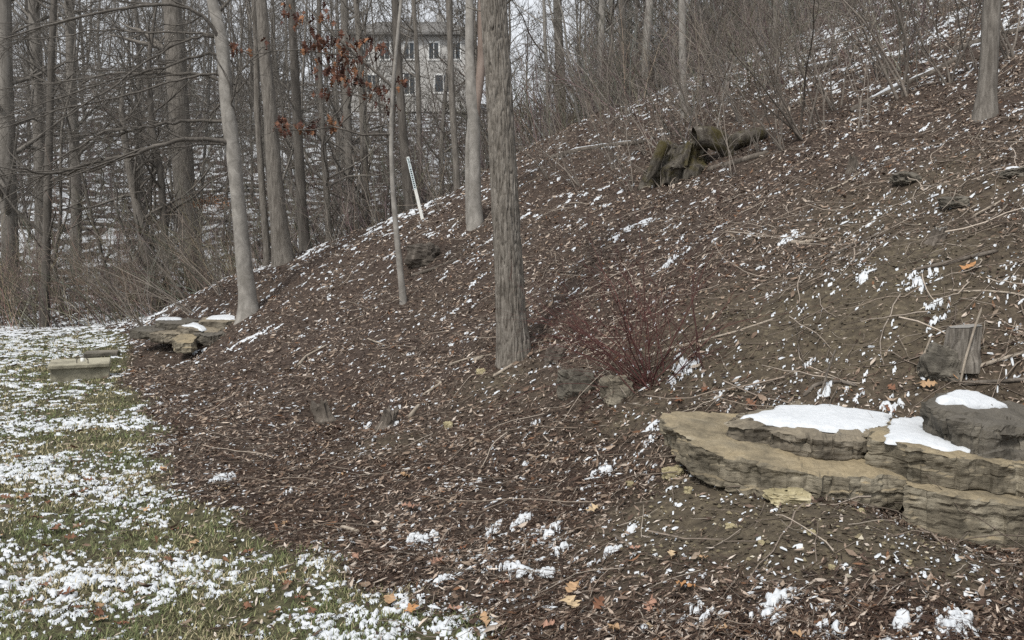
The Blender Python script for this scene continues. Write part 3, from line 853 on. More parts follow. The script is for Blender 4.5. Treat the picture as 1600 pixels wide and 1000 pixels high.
ups = [
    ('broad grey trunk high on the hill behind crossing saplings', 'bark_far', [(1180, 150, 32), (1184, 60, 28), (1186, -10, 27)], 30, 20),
    ('grey trunk at the crest between brush and the broad hill trunk', 'bark_grey', [(975, 200, 14), (974, 100, 12), (972, 0, 12)], 27, 18),
    ('pale slender trunk in dense brush right of furrowed trunk', 'bark_smooth', [(937, 205, 12), (938, 120, 11), (940, 40, 10), (941, -10, 10)], 25, 17),
    ('pale trunk with dark knots leaning at the brush crest', 'bark_smooth', [(1008, 200, 13), (1008, 100, 13), (1012, 40, 13), (1018, -20, 12)], 25.5, 17),
    ('thin grey trunk beside the broad hill trunk', 'bark_grey', [(1208, 190, 14), (1210, 110, 13), (1212, 20, 12)], 21, 14),
    ('dark trunk on the crest left of the broad hill trunk', 'bark_dark', [(1113, 140, 15), (1115, 60, 13), (1116, -10, 12)], 31, 18),
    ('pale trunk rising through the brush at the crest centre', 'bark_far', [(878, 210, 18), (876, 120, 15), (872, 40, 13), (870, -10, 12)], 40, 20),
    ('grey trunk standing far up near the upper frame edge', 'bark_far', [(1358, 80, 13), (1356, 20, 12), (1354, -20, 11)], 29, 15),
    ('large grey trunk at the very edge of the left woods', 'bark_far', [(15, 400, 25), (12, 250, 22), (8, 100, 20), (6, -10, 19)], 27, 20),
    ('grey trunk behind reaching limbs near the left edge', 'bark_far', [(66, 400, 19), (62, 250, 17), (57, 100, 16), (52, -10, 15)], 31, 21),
    ('slim dark trunk rising from the left thicket', 'bark_dark', [(70, 520, 15), (72, 400, 12), (76, 250, 11), (80, 100, 10), (84, 0, 9)], 22.5, 13),
    ('leaning slim trunk in left thicket under the reaching limbs', 'bark_grey', [(245, 445, 17), (225, 380, 15), (210, 300, 13), (198, 240, 11), (190, 180, 9)], 24, 8),
    ('upright dark sapling trunk between leaning slim trunk and far trunk', 'bark_dark', [(262, 450, 11), (258, 380, 11), (252, 280, 10), (238, 200, 9), (232, 120, 8)], 24.5, 11),
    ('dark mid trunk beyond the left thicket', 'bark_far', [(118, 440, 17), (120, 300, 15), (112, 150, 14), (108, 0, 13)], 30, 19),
    ('narrow grey trunk right of the dark upright trunk', 'bark_grey', [(515, 392, 10), (512, 330, 10), (506, 240, 9), (500, 120, 8), (498, 20, 7)], 21, 12),
    ('thin brownish trunk midway to the leafy sapling', 'bark_grey', [(572, 350, 13), (570, 270, 12), (566, 160, 11), (560, 40, 10)], 24, 14),
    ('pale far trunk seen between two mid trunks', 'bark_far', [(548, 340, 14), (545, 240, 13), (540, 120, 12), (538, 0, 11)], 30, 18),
]
for i, (lb, m_, pth, d_, h_) in enumerate(ups):
    tree(lb, m_, pth, d_, h_, 100 + i, crown_kw=dict(t0=.16, limbs=20, length=(1.4, 3.6), c2=4, c3=3), sides=14)

# oak sapling keeping its brown leaves
def oak_leaf_mesh(name, L, col, seed, m, curl=.25):
    g = np.random.default_rng(seed)
    t = np.linspace(0, 1, 13)
    wv = .30 * np.sin(np.pi * t ** .85) ** .8 * (1 + .55 * np.cos(2 * np.pi * 3.5 * t + .4)) * .8
    wv[0] = .012; wv[-1] = .01
    mid = np.c_[t - .08, 0 * t, curl * (t - .5) ** 2]
    V = [mid]
    for sgn in (-1, 1):
        wob = 1 + .25 * g.standard_normal(13)
        V.append(np.c_[t - .08 + .10 * wv, sgn * wv * wob, curl * (t - .5) ** 2 + curl * .8 * wv + .06 * g.standard_normal(13)])
    V.append(np.array([[-.32, .01, .02], [-.32, -.01, .02], [-.05, .012, curl * .25], [-.05, -.012, curl * .25]]))
    n = 13; T = []; Q = []
    for i in range(n - 1):
        Q.append([i, i + 1, n + i + 1, n + i]); Q.append([i + 1, i, 2 * n + i, 2 * n + i + 1])
    Q.append([3 * n, 3 * n + 1, 3 * n + 3, 3 * n + 2])
    V = np.concatenate(V) * L
    cc = np.asarray(col) * g.uniform(.75, 1.25, (len(V), 1))
    return Acc().add(V, Q, None, cc).mesh(name, m, smooth=True)

tO, PO, RO = tree('thin sapling still holding brown leaves on drooping side branches', 'bark_smooth', [(631, 474, 12), (626, 430, 10), (620, 370, 9), (614, 300, 8), (611, 230, 7), (612, 170, 6.5), (616, 110, 6), (622, 50, 5), (628, -10, 5)], None, 6.4, 12, name='oak_sapling', flare=.2, crown_kw=dict(limbs=0), sides=12, rough=.05)
dO = PO[0, 1]; gO = np.random.default_rng(5)
obr = [([(616, 138), (590, 115), (560, 90), (530, 62), (505, 36), (480, 12), (470, -6)], 5, 0.3),
       ([(614, 210), (590, 210), (565, 211), (540, 203), (520, 198), (490, 203), (455, 203), (425, 200)], 4, -.4),
       ([(556, 90), (530, 86), (500, 82), (470, 78), (430, 80), (395, 85), (365, 75)], 3, .2),
       ([(614, 180), (600, 165), (580, 155), (555, 148), (520, 146), (505, 152)], 3, -.2),
       ([(540, 78), (545, 60), (538, 46), (500, 48), (470, 30), (450, 8)], 3, .4)]
ob = Acc(); leaf_spots = []
for pts, wd, dz in obr:
    n_ = len(pts); pp = np.array([P(a, b, dO + dz * i / (n_ - 1)) for i, (a, b) in enumerate(pts)])
    rr = wd * dO / FPX / 2 * np.linspace(1, .4, n_)
    tubes(pp[None], rr[None], 6, ob)
    st, d, r_, tt = sprout(pp[None], rr[None], 9, .3, 1, 40, gO)
    c2 = curves(st, d, gO.uniform(.2, .6, 9), 4, .15, -.02, gO); tubes(c2, taper(np.maximum(r_ * .5, .003), 4, .5), 3, ob)
ob.build('branches', M['bark_dark'], tO)
oak_meshes = []
for i, c_ in enumerate([(.105, .045, .028), (.075, .032, .022), (.14, .065, .040), (.21, .10, .05), (.055, .025, .019)]):
    oak_meshes.append(oak_leaf_mesh('leaf', .145, c_, i, M['oak'], .35))
clusters = [(545, 75, 34, 26, 46), (520, 105, 30, 18, 34), (548, 118, 24, 14, 20), (490, 62, 22, 16, 24), (470, 195, 34, 9, 30), (510, 188, 18, 8, 10), (592, 140, 20, 12, 16), (602, 162, 14, 10, 8), (625, 124, 9, 9, 7), (372, 72, 12, 7, 8), (595, 75, 12, 16, 8),
            (468, 26, 22, 14, 14), (505, 20, 12, 14, 6), (505, 145, 16, 8, 6), (440, 182, 12, 5, 4), (420, 62, 6, 4, 3), (524, 190, 10, 6, 4), (575, 60, 10, 8, 6), (450, 4, 8, 6, 3)]
for (cx, cy, sx, sy, n_) in clusters:
    for _ in range(int(n_ * 1.15)):
        q = P(cx + gO.normal(0, sx * .6), cy + gO.normal(0, sy * .6), dO + gO.normal(0, .22))
        o = bpy.data.objects.new('leaf', oak_meshes[gO.integers(0, 5) if gO.random() < .8 else gO.integers(0, 3)])
        C.objects.link(o); o.parent = tO
        o.location = q - np.array(tO.location)
        o.rotation_euler = (gO.uniform(-.6, .6), gO.uniform(.7, 1.9), gO.uniform(0, 6.28))
        o.scale = (gO.uniform(.6, 1.1),) * 3

# low beech bough holding rusty leaves far behind the pale tree
q0 = P(325, 318, 26)
bb = thing('beech_bough', (q0[0], q0[1], H(q0[0], q0[1])), 'low sapling holding rusty brown leaves beyond the pale smooth tree', 'sapling')
gB = np.random.default_rng(8); f0 = np.array(bb.location)
c_ = curves(np.tile(f0, (9, 1)), np.c_[gB.normal(.1, .3, 9), gB.normal(0, .2, 9), np.ones(9)], gB.uniform(1.2, 2.6, 9), 7, .12, -.05, gB)
ba = Acc(); tubes(c_, taper(np.full(9, .012), 7, .3), 4, ba, (.2, .17, .14)); ba.build('stems', M['twig'], bb)
la = Acc()
for _ in range(420):
    c0 = P(325 + gB.normal(0, 24), 316 + gB.normal(0, 7), 26 + gB.normal(0, .4)); r3 = unit(gB.standard_normal((2, 3))) * gB.uniform(.025, .06)
    la.add([c0 - r3[0], c0 + r3[1] * .5, c0 + r3[0], c0 - r3[1] * .5], [[0, 1, 2, 3]], None, np.array([.20, .105, .06]) * gB.uniform(.6, 1.3))
tag(la.build('leaves', M['litter'], bb, smooth=False), kind='stuff')

# far woods: each tree an individual, a few shapes shared
gF = np.random.default_rng(77)
protos = []
for i in range(7):
    hgt = gF.uniform(15, 21); n_ = 9
    g = np.random.default_rng(300 + i)
    pth = np.cumsum(np.r_[[[0, 0, -.3]], np.c_[g.normal(0, .10, (n_, 2)), np.full(n_, hgt / n_)]], 0)
    rd = np.linspace(1, .12, n_ + 1) ** .9 * g.uniform(.07, .15)
    a_, Pn, Rn = trunk_acc(pth, rd, 300 + i, m=9, step=.6, flare=.2)
    c_ = Acc(); crown(Pn, Rn, g, c_, t0=.14, limbs=36, length=(2.0, 4.8), c2=6, c3=4, sides=3, ang=52, up=.10, rmin=.013, rl=.5)
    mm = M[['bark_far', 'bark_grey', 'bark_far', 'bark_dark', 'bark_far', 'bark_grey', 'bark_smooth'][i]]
    protos.append((a_.mesh('trunk', mm), c_.mesh('crown', mm)))
spots = []
tries = 0
while len(spots) < 290 and tries < 12000:
    tries += 1
    y = 27 + 66 * gF.random() ** .8; u = gF.uniform(-.85, .8); x = u * y
    if y < ridge_y(x) + 4: continue
    if abs(x / y + .135) < .085 and 34 < y < 80 and gF.random() < .85: continue       # gap in front of the house
    if -.01 < x / y < .08 and y > 36 and gF.random() < .8: continue                       # thin place where the sky shows
    if any((x - a) ** 2 + (y - b) ** 2 < (1.2 + y * .010) ** 2 for a, b in spots): continue
    spots.append((x, y))
far_l = ['bare grey tree in the far woods on the snowy slope', 'bare slender tree in the woods beyond the hill crest']
for i, (x, y) in enumerate(spots):
    tm, cm = protos[gF.integers(0, 7)]
    right = x > .02 * y
    t = thing('woodland_tree', (x, y, H(x, y)), far_l[1] if right else far_l[0], 'tree', 'trees of the far woods beyond the crest' if right else 'trees of the far woods behind the lawn')
    t.rotation_euler = (gF.normal(0, .05), gF.normal(0, .05), gF.uniform(0, 6.28)); s_ = gF.uniform(.65, 1.15); t.scale = (s_, s_, s_ * gF.uniform(.9, 1.1))
    for nm, me in (('trunk', tm), ('crown', cm)):
        o = bpy.data.objects.new(nm, me); C.objects.link(o); o.parent = t

# thin crooked saplings standing in the thicket
sap = []
for i in range(6):
    g = np.random.default_rng(500 + i); n_ = 12; hgt = g.uniform(7, 11)
    pth = np.cumsum(np.r_[[[0, 0, -.2]], np.c_[g.normal(0, .13, (n_, 2)) + g.normal(0, .07, 2), np.full(n_, hgt / n_)]], 0)
    rd = np.linspace(1, .15, n_ + 1) * g.uniform(.035, .06)
    a_, Pn, Rn = trunk_acc(pth, rd, 500 + i, m=8, step=.3, flare=.1)
    c_ = Acc(); crown(Pn, Rn, g, c_, t0=.08, limbs=26, length=(1.0, 3.2), c2=4, c3=3, sides=3, ang=58, up=.05, rmin=.006, rl=.5)
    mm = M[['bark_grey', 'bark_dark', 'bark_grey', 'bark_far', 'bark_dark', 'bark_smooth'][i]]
    sap.append((a_.mesh('trunk', mm), c_.mesh('crown', mm)))
gS = np.random.default_rng(91); k_ = 0
while k_ < 46:
    y = gS.uniform(20, 34); x = y * gS.uniform(-.72, .62)
    if y < ridge_y(x) + (-2.5 if x > 1.5 else 1.0) or (x < -9 and y < 23): continue
    tm, cm = sap[gS.integers(0, 6)]; k_ += 1
    t = thing('sapling', (x, y, H(x, y)), 'thin crooked bare sapling among the brush past the crest' if x > -.5 else 'thin crooked bare sapling standing in the thicket behind the lawn', 'sapling', 'thin saplings past the crest' if x > -.5 else 'thin saplings behind the lawn')
    t.rotation_euler = (gS.normal(0, .12), gS.normal(-.05, .14), gS.uniform(0, 6.28)); s_ = gS.uniform(.7, 1.25); t.scale = (s_, s_, s_)
    for nm, me in (('trunk', tm), ('crown', cm)):
        o = bpy.data.objects.new(nm, me); C.objects.link(o); o.parent = t

# ------------------------------------------------------------------ undergrowth
def brush(name, label, xs, ys, n, hgt, lean, col, seed, twigs=4, rad=.007, spread=.35, clump=.6, reject=None):
    g = np.random.default_rng(seed)
    nc = max(4, n // 9)
    cx = g.uniform(*xs, nc); cy = g.uniform(*ys, nc)
    if reject is not None:
        ok = reject(cx, cy); cx, cy = cx[ok], cy[ok]
    pick = g.integers(0, len(cx), n)
    x = cx[pick] + g.normal(0, clump * .35, n); y = cy[pick] + g.normal(0, clump * .35, n)
    st = np.stack([x, y, H(x, y) - .03], -1)
    d = np.stack([g.normal(lean[0], spread, n), g.normal(lean[1], spread, n), np.ones(n)], -1)
    L = g.uniform(*hgt, n) * g.uniform(.5, 1, n)
    c1 = curves(st, d, L, 5, .14, -.045, g)
    r0 = rad * g.uniform(.6, 1.5, n)
    r1 = taper(r0, 5, .35)
    base = np.asarray(col)
    cs = base * g.uniform(.35, 1.45, (n, 1)) * (1 + .08 * g.standard_normal((n, 3)))
    a = Acc(); tubes(c1, r1, 3, a, cs)
    if twigs:
        s2, d2, rr, tt = sprout(c1, r1, twigs, .25, 1, 38, g)
        d2[:, 2] += .2
        c2 = curves(s2, d2, g.uniform(.15, .5, len(s2)) * np.repeat(L, twigs), 3, .2, .03, g)
        r2 = taper(np.maximum(rr * .55, rad * .35), 3, .5)
        tubes(c2, r2, 3, a, np.repeat(cs, twigs, 0) * g.uniform(.8, 1.2, (len(s2), 1)))
    o = a.build(name, M['twig'])
    return tag(o, label, 'undergrowth', kind='stuff')

brush('undergrowth', 'tangled leaning grey-brown thicket at the far lawn edge', (-26, -7.5), (21.8, 27), 1700, (1.6, 4.4), (-.45, 0), (.22, .185, .15), 1, 5, .012, .35, 1.0)
brush('undergrowth', 'dense fine brown brush along the hill crest', (-7, 9), (20.5, 33), 2700, (1.6, 4.2), (-.25, 0), (.17, .146, .123), 2, 5, .0115, .32, 1.2, lambda x, y: y > ridge_y(x) + np.where(x > 0, -3.2, .6))
brush('undergrowth', 'sparse bare brush across the upper hill', (2, 26), (13, 40), 4500, (1.2, 3.6), (-.25, 0), (.17, .148, .126), 3, 5, .009, .38, 1.1, lambda x, y: (toe(x, y)[0] > 8.3 + 5.5 * np.random.default_rng(4).random(len(x)) ** 2))
brush('undergrowth', 'grey sapling growth on the snowy slope behind the thicket', (-42, -3), (28, 62), 1000, (2.5, 8), (-.08, 0), (.15, .135, .118), 4, 7, .018, .2, 1.8)
brush('undergrowth', 'grey sapling growth beyond the crest of the hill', (-3, 40), (34, 62), 1700, (2.0, 7), (0, 0), (.14, .125, .11), 5, 6, .017, .22, 1.6)

def shrub(label, px, py, stems, hgt, lean, seed, col=(.19, .165, .14), rad=.012, spread=.35, group=None, depth=None, twigs=5, mname='twig', name='shrub'):
    g = np.random.default_rng(seed)
    f = G(px, py) if depth is None else np.array([*P(px, py, depth)[:2], 0])
    if depth is not None: f[2] = H(f[0], f[1])
    t = thing(name, f, label, 'shrub', group)
    st = np.tile(f - [0, 0, .05], (stems, 1)) + g.normal(0, .05, (stems, 3)) * [1, 1, 0]
    d = np.stack([g.normal(lean[0], spread, stems), g.normal(lean[1], spread * .7, stems), np.ones(stems)], -1)
    L = hgt * g.uniform(.5, 1.05, stems)
    c1 = curves(st, d, L, 10, .10, -.02, g); r1 = taper(rad * g.uniform(.6, 1.3, stems), 10, .3)
    cs = np.asarray(col) * g.uniform(.6, 1.3, (stems, 1))
    a = Acc(); tubes(c1, r1, 6, a, cs); a.build('stems', M[mname], t)
    a = Acc()
    s2, d2, rr, tt = sprout(c1, r1, twigs, .2, 1, 40, g)
    c2 = curves(s2, d2, g.uniform(.2, .5, len(s2)) * np.repeat(L, twigs), 6, .13, .03, g); r2 = taper(np.maximum(rr * .55, rad * .22), 6, .4)
    tubes(c2, r2, 4, a, np.repeat(cs, twigs, 0))
    s3, d3, rr, tt = sprout(c2, r2, 3, .2, 1, 40, g)
    c3 = curves(s3, d3, g.uniform(.08, .22, len(s3)) * hgt, 4, .13, .03, g)
    tubes(c3, taper(np.maximum(rr * .6, rad * .16), 4, .5), 3, a, np.repeat(np.repeat(cs, twigs, 0), 3, 0))
    tag(a.build('twigs', M[mname], t), kind='stuff')
    return t

shrub('red twigged shrub growing above the long ochre slab', 1015, 602, 34, 1.4, (-.28, 0), 1, (.095, .040, .036), .0052, .85, twigs=7)
shrub('small red twigged shoot beside the snow next to the red shrub', 1100, 575, 4, .95, (-.25, 0), 2, (.08, .038, .034), .0055, .22, twigs=4)
UPL = ['bare arching shrub with long stems leaning over the mossy log', 'bare upright shrub behind the thin pale trunk at the crest', 'bare leaning shrub uphill of the mossy log, beside crossing stems', 'bare thick stemmed shrub below the snowy fallen log', 'bare shrub just left of the slender grey hill tree', 'bare small shrub rising in front of the mossy log', 'bare thin shrub at the foot of the mossy stump, downhill side', 'bare tall shrub in front of the broad grey hill trunk', 'bare shrub right of the slender grey hill tree at frame edge', 'bare short shrub touching the mossy stump top', 'bare low thin shrub alone above the pale broken stub', 'bare low thin shrub below the thin dark log', 'bare slanting thin shrub left of the mossy stump', 'bare smallest thin shrub directly below the mossy stump', 'bare bushy shrub just above the mossy log end', 'bare strongly leaning shrub between mossy log and snowy fallen log', 'bare dense shrub beside the upper snowy fallen log', 'bare dense shrub above the snowy fallen log near the top', 'bare shrub behind the slender grey hill tree', 'bare shrub crowded against the thin grey trunk beside the broad hill trunk', 'bare shrub beside the pale thin trunk behind the mossy stump']
CRL = ['bare slanting shrub right of the furrowed trunk on the snowy crest', 'bare first shrub right of the furrowed trunk', 'bare thin shrub between furrowed trunk and mossy stump', 'bare shrub at the crest end of the long snowy log', 'bare small shrub between white marker post and forked tree', 'bare shrub at the mulch edge right of the dark upright trunk', 'bare leaning shrub behind the pale smooth tree foot', 'bare strongly leaning shrub behind the far stone ledge', 'bare leaning many stemmed shrub at the far lawn corner by the ledge', 'bare thin shrub at the crest left of the leafy sapling']
upg = 'bare shrubs arching over the snowy upper slope'
for i, (px, py, st_, h_, ln, rd) in enumerate([(1255, 215, 7, 3.2, (-.5, 0), .016), (1130, 165, 6, 3.0, (-.2, 0), .016), (1305, 170, 6, 2.8, (-.35, 0), .018), (1415, 150, 5, 2.8, (-.25, 0), .022), (1480, 130, 5, 2.6, (-.2, 0), .016),
                                               (1180, 240, 5, 2.2, (-.15, 0), .011), (1050, 255, 5, 2.2, (-.3, 0), .010), (1200, 140, 6, 3.2, (0, 0), .016), (1580, 90, 5, 2.4, (-.3, 0), .018), (1100, 230, 4, 2.4, (.1, 0), .012), (1350, 200, 4, 2.0, (-.1, 0), .010), (1150, 275, 5, 1.9, (-.3, 0), .009), (985, 300, 5, 2.2, (-.4, 0), .010), (1030, 290, 4, 1.8, (-.2, 0), .008), (1225, 235, 6, 2.6, (-.4, 0), .013), (1285, 200, 5, 2.8, (-.5, 0), .014), (1390, 120, 6, 3.0, (-.3, 0), .016), (1440, 90, 6, 3.0, (-.3, 0), .015), (1520, 110, 5, 2.6, (-.3, 0), .014), (1160, 190, 6, 3.2, (-.35, 0), .014), (1080, 190, 5, 3.0, (-.3, 0), .013)]):
    shrub(UPL[i], px, py, st_, h_, ln, 20 + i, rad=rd, spread=.28, group=upg)
crg = 'bare shrubs along the mulch edge at the crest'
for i, (px, py, st_, h_, ln, rd) in enumerate([(905, 290, 6, 2.6, (-.4, 0), .011), (860, 280, 5, 2.4, (-.3, 0), .010), (960, 265, 6, 2.6, (-.4, 0), .012), (1010, 240, 5, 2.8, (-.35, 0), .012), (690, 330, 4, 2.2, (-.3, 0), .010), (520, 385, 5, 2.2, (-.2, 0), .010), (345, 460, 6, 2.6, (-.6, 0), .013), (300, 490, 7, 2.8, (-.8, 0), .014), (230, 515, 8, 2.8, (-.8, 0), .014), (590, 355, 4, 2.4, (-.15, 0), .009)]):
    shrub(CRL[i], px, py, st_, h_, ln, 50 + i, rad=rd, spread=.28, group=crg)

# ------------------------------------------------------------------ stumps, logs, sticks
def stump(label, px, py, wpx, hpx, seed, m='log', cut='cutwood', tilt=(0, 0), flare=.5, name='tree_stump', wide=1.0, jag=.0):
    g = G(px, py); d = g[1]; r = wpx * d / FPX / 2; h = hpx * d / FPX
    t = thing(name, g, label, 'stump')
    n, k = 56, 18
    a = np.arange(n) * 2 * np.pi / n; s = np.linspace(-.3, 1, k)
    rr = r * (1 + flare * np.exp(-np.maximum(s, 0) * 4)[:, None] * (.5 + .5 * np.maximum(0, np.sin(a * 4 + seed))[None])) * (1 + .12 * noise3(np.cos(a)[None] * 2, np.sin(a)[None] * 2, s[:, None] * 1.5, seed) + .13 * noise3(np.cos(a)[None] * 6, np.sin(a)[None] * 6, s[:, None] * 1.2, seed + 1))
    z = s[:, None] * h + 0 * a[None]
    V = np.stack([np.cos(a)[None] * rr + tilt[0] * z, np.sin(a)[None] * rr * wide + tilt[1] * z, z + np.cos(a)[None] * rr * .12 * (s[:, None] > .6) + jag * h * (noise3(np.cos(a)[None] * 3.5, np.sin(a)[None] * 3.5, 0 * z, seed + 4) - .6 * np.abs(noise3(np.cos(a)[None] * 9, np.sin(a)[None] * 9, 0 * z, seed + 5))) * np.clip(s, 0, 1)[:, None]], -1)
    i = np.arange(k - 1)[:, None] * n; j = np.arange(n)[None]; j2 = (j + 1) % n
    Q = np.stack([i + j, i + j2, i + n + j2, i + n + j], -1).reshape(-1, 4)
    Acc().add(V.reshape(-1, 3) + g, Q).build('bark', M[m], t, smooth=False)
    top = V[-1]; c = top.mean(0)
    W = [c[None]] + [c + (top - c) * f + [0, 0, .004] for f in (.3, .6, .9, .985)]
    W[0] = W[0] + [[0, 0, .004]]
    W = np.concatenate(W) + g
    T = np.stack([0 * np.arange(n), 1 + np.arange(n), 1 + (np.arange(n) + 1) % n], -1)
    i = 1 + np.arange(3)[:, None] * n
    Q = np.stack([i + j, i + n + j, i + n + j2, i + j2], -1).reshape(-1, 4)
    Acc().add(W, Q, T).build('cut_face', M[cut], t)
    return t

stump('round cut stump with grey sawn top above the dark boulder', 1503, 566, 44, 54, 1, 'bark_main', flare=.4, tilt=(.06, 0))
stump('splintered low stump stub in the mulch below slope centre', 508, 656, 26, 26, 2, 'log', 'log', tilt=(-.35, 0), jag=.6)
stump('snow-flecked old stump stub in mulch left of centre trunk', 602, 668, 24, 24, 3, 'log', 'log', tilt=(.35, 0), jag=.6)
stump('short cut stub with roots on the right hand slope', 1462, 378, 20, 22, 4, 'log', tilt=(.25, 0), jag=.3)
stump('pale broken stub among roots on the upper slope', 1330, 268, 12, 20, 5, 'log', 'log', tilt=(.2, 0), jag=.9)

# big mossy stump
def big_stump():
    g = G(1062, 268); d = g[1]
    t = thing('mossy_stump', g, 'big mossy broken stump with spreading root on the upper slope', 'stump')
    n, k = 64, 30
    a = np.arange(n) * 2 * np.pi / n; s = np.linspace(-.7, 1, k)
    sc_ = d / FPX
    cs, sn = np.cos(a)[None], np.sin(a)[None]; S = s[:, None]
    fl_ = np.exp(-np.maximum(S, 0) * 2.6)
    rx = sc_ * (30 + 12 * fl_ + 12 * fl_ * np.maximum(0, np.cos(a * 3 + 3.1))[None]); ry = sc_ * (34 + 12 * fl_)
    nz = 1 + .16 * noise3(cs * 1.7, sn * 1.7, S * 2, 5) + .12 * steps3(cs * 2.5 + 3, sn * 2.5, S * 1.2, 6) + .10 * noise3(cs * 9, sn * 9, S * 1.5, 7) + .05 * noise3(cs * 20, sn * 20, S * 3, 8)
    hh = sc_ * 38 * (1 - .25 * noise3(cs * 2, sn * 2, 0 * S, 9) + .12 * noise3(cs * 7, sn * 7, 0 * S, 10))
    V = np.stack([cs * rx * nz + sc_ * 8 * S, sn * ry * nz, S * hh + 0 * cs], -1)
    i = np.arange(k - 1)[:, None] * n; j = np.arange(n)[None]; j2 = (j + 1) % n
    Q = np.stack([i + j, i + j2, i + n + j2, i + n + j], -1).reshape(-1, 4)
    top = V[-1]; c = top.mean(0) - [0, 0, sc_ * 6]
    W = np.concatenate([V.reshape(-1, 3), c + (top - c) * .8 + [0, 0, sc_ * 3], c + (top - c) * .4, c[None]])
    b0 = (k - 1) * n
    Q2 = np.concatenate([np.stack([b0 + j[0], b0 + j2[0], b0 + n + j2[0], b0 + n + j[0]], -1), np.stack([b0 + n + j[0], b0 + n + j2[0], b0 + 2 * n + j2[0], b0 + 2 * n + j[0]], -1)])
    T = np.stack([b0 + 2 * n + j[0], b0 + 2 * n + j2[0], 0 * j[0] + b0 + 3 * n], -1)
    Acc().add(W + g, np.concatenate([Q, Q2]), T).build('stump_body', M['moss'], t, smooth=False)
    for pts, r_ in [([(1040, 225), (1026, 248), (1018, 270), (1008, 285)], [10, 8, 5, 2]), ([(1085, 215), (1105, 212), (1130, 225), (1140, 245)], [16, 16, 13, 6])]:
        pp = np.array([P(a_, b_, d - .35) for a_, b_ in pts]); ac, _, _ = trunk_acc(pp, np.array(r_) * sc_, 8, m=16, step=.05, rough=.2); ac.build('root', M['moss'], t)
big_stump()

def log(label, pts, wpx, m='log', seed=0, depth=None, name='fallen_log', snow=False, group=None, lift=.25, cat='log', sides=14):
    pts3 = []
    r = None
    for (a, b) in pts:
        if depth is None: q = G(a, b)
        else:
            q = P(a, b, depth)
        if r is None: r = wpx * q[1] / FPX / 2
        pts3.append(q + [0, 0, r * (lift if depth is None else 0)])
    pts3 = np.array(pts3)
    t = thing(name, pts3.mean(0) - [0, 0, r], label, cat, group)
    full = np.concatenate([[pts3[0] + (pts3[0] - pts3[1]) * .002], pts3, [pts3[-1] + (pts3[-1] - pts3[-2]) * .002]])
    rad = np.r_[r * .15, r * np.linspace(1, .75, len(pts3)), r * .1]
    a, Pn, Rn = trunk_acc(full, rad, seed, m=sides, step=max(.02, r * .8), rough=.14)
    a.build('wood', M[m], t)
    if snow:
        n = 10; q = np.stack([np.interp(np.linspace(.08, .9, n), np.linspace(0, 1, len(pts3)), pts3[:, i]) for i in range(3)], -1)
        q[:, 2] += r * .8; s_ = Acc()
        tubes(q[None], (r * .38 * np.clip(1 + .8 * np.random.default_rng(seed).standard_normal(n), .05, 1.6) * np.r_[.1, np.ones(n - 2), .1])[None], 8, s_)
        s_.build('snow_cap', M['snow'], t)
    return t

log('mossy dark log with snow lying uphill behind the mossy stump', [(1128, 236), (1150, 220), (1175, 212), (1202, 206)], 27, 'moss', 1, 12.9, snow=False)
log('low mossy root end lying beside the mossy log', [(1135, 250), (1160, 243), (1188, 242)], 13, 'moss', 11, 12.7)
log('thin dark log lying below the mossy stump', [(1105, 268), (1140, 258), (1180, 246), (1205, 240)], 11, 'log', 2)
log('long snowy dead log at the crest behind brush', [(860, 248), (910, 235), (960, 228), (1015, 222)], 9, 'log', 3, snow=True)
log('dark fallen log with snow on the top right slope', [(1330, 175), (1400, 140), (1450, 118), (1500, 92)], 12, 'log', 4, snow=True)
log('dark log crossing the upper right corner of the slope', [(1490, 82), (1540, 62), (1600, 48), (1650, 36)], 12, 'log', 5, snow=True)
log('snowy log lying beyond the slope shrubs', [(1225, 118), (1270, 108), (1310, 98)], 10, 'log', 6, snow=True)
log('thin dead branch beside half buried boulder', [(642, 432), (680, 420), (716, 405)], 6, 'log', 7, cat='branch', name='dead_branch')

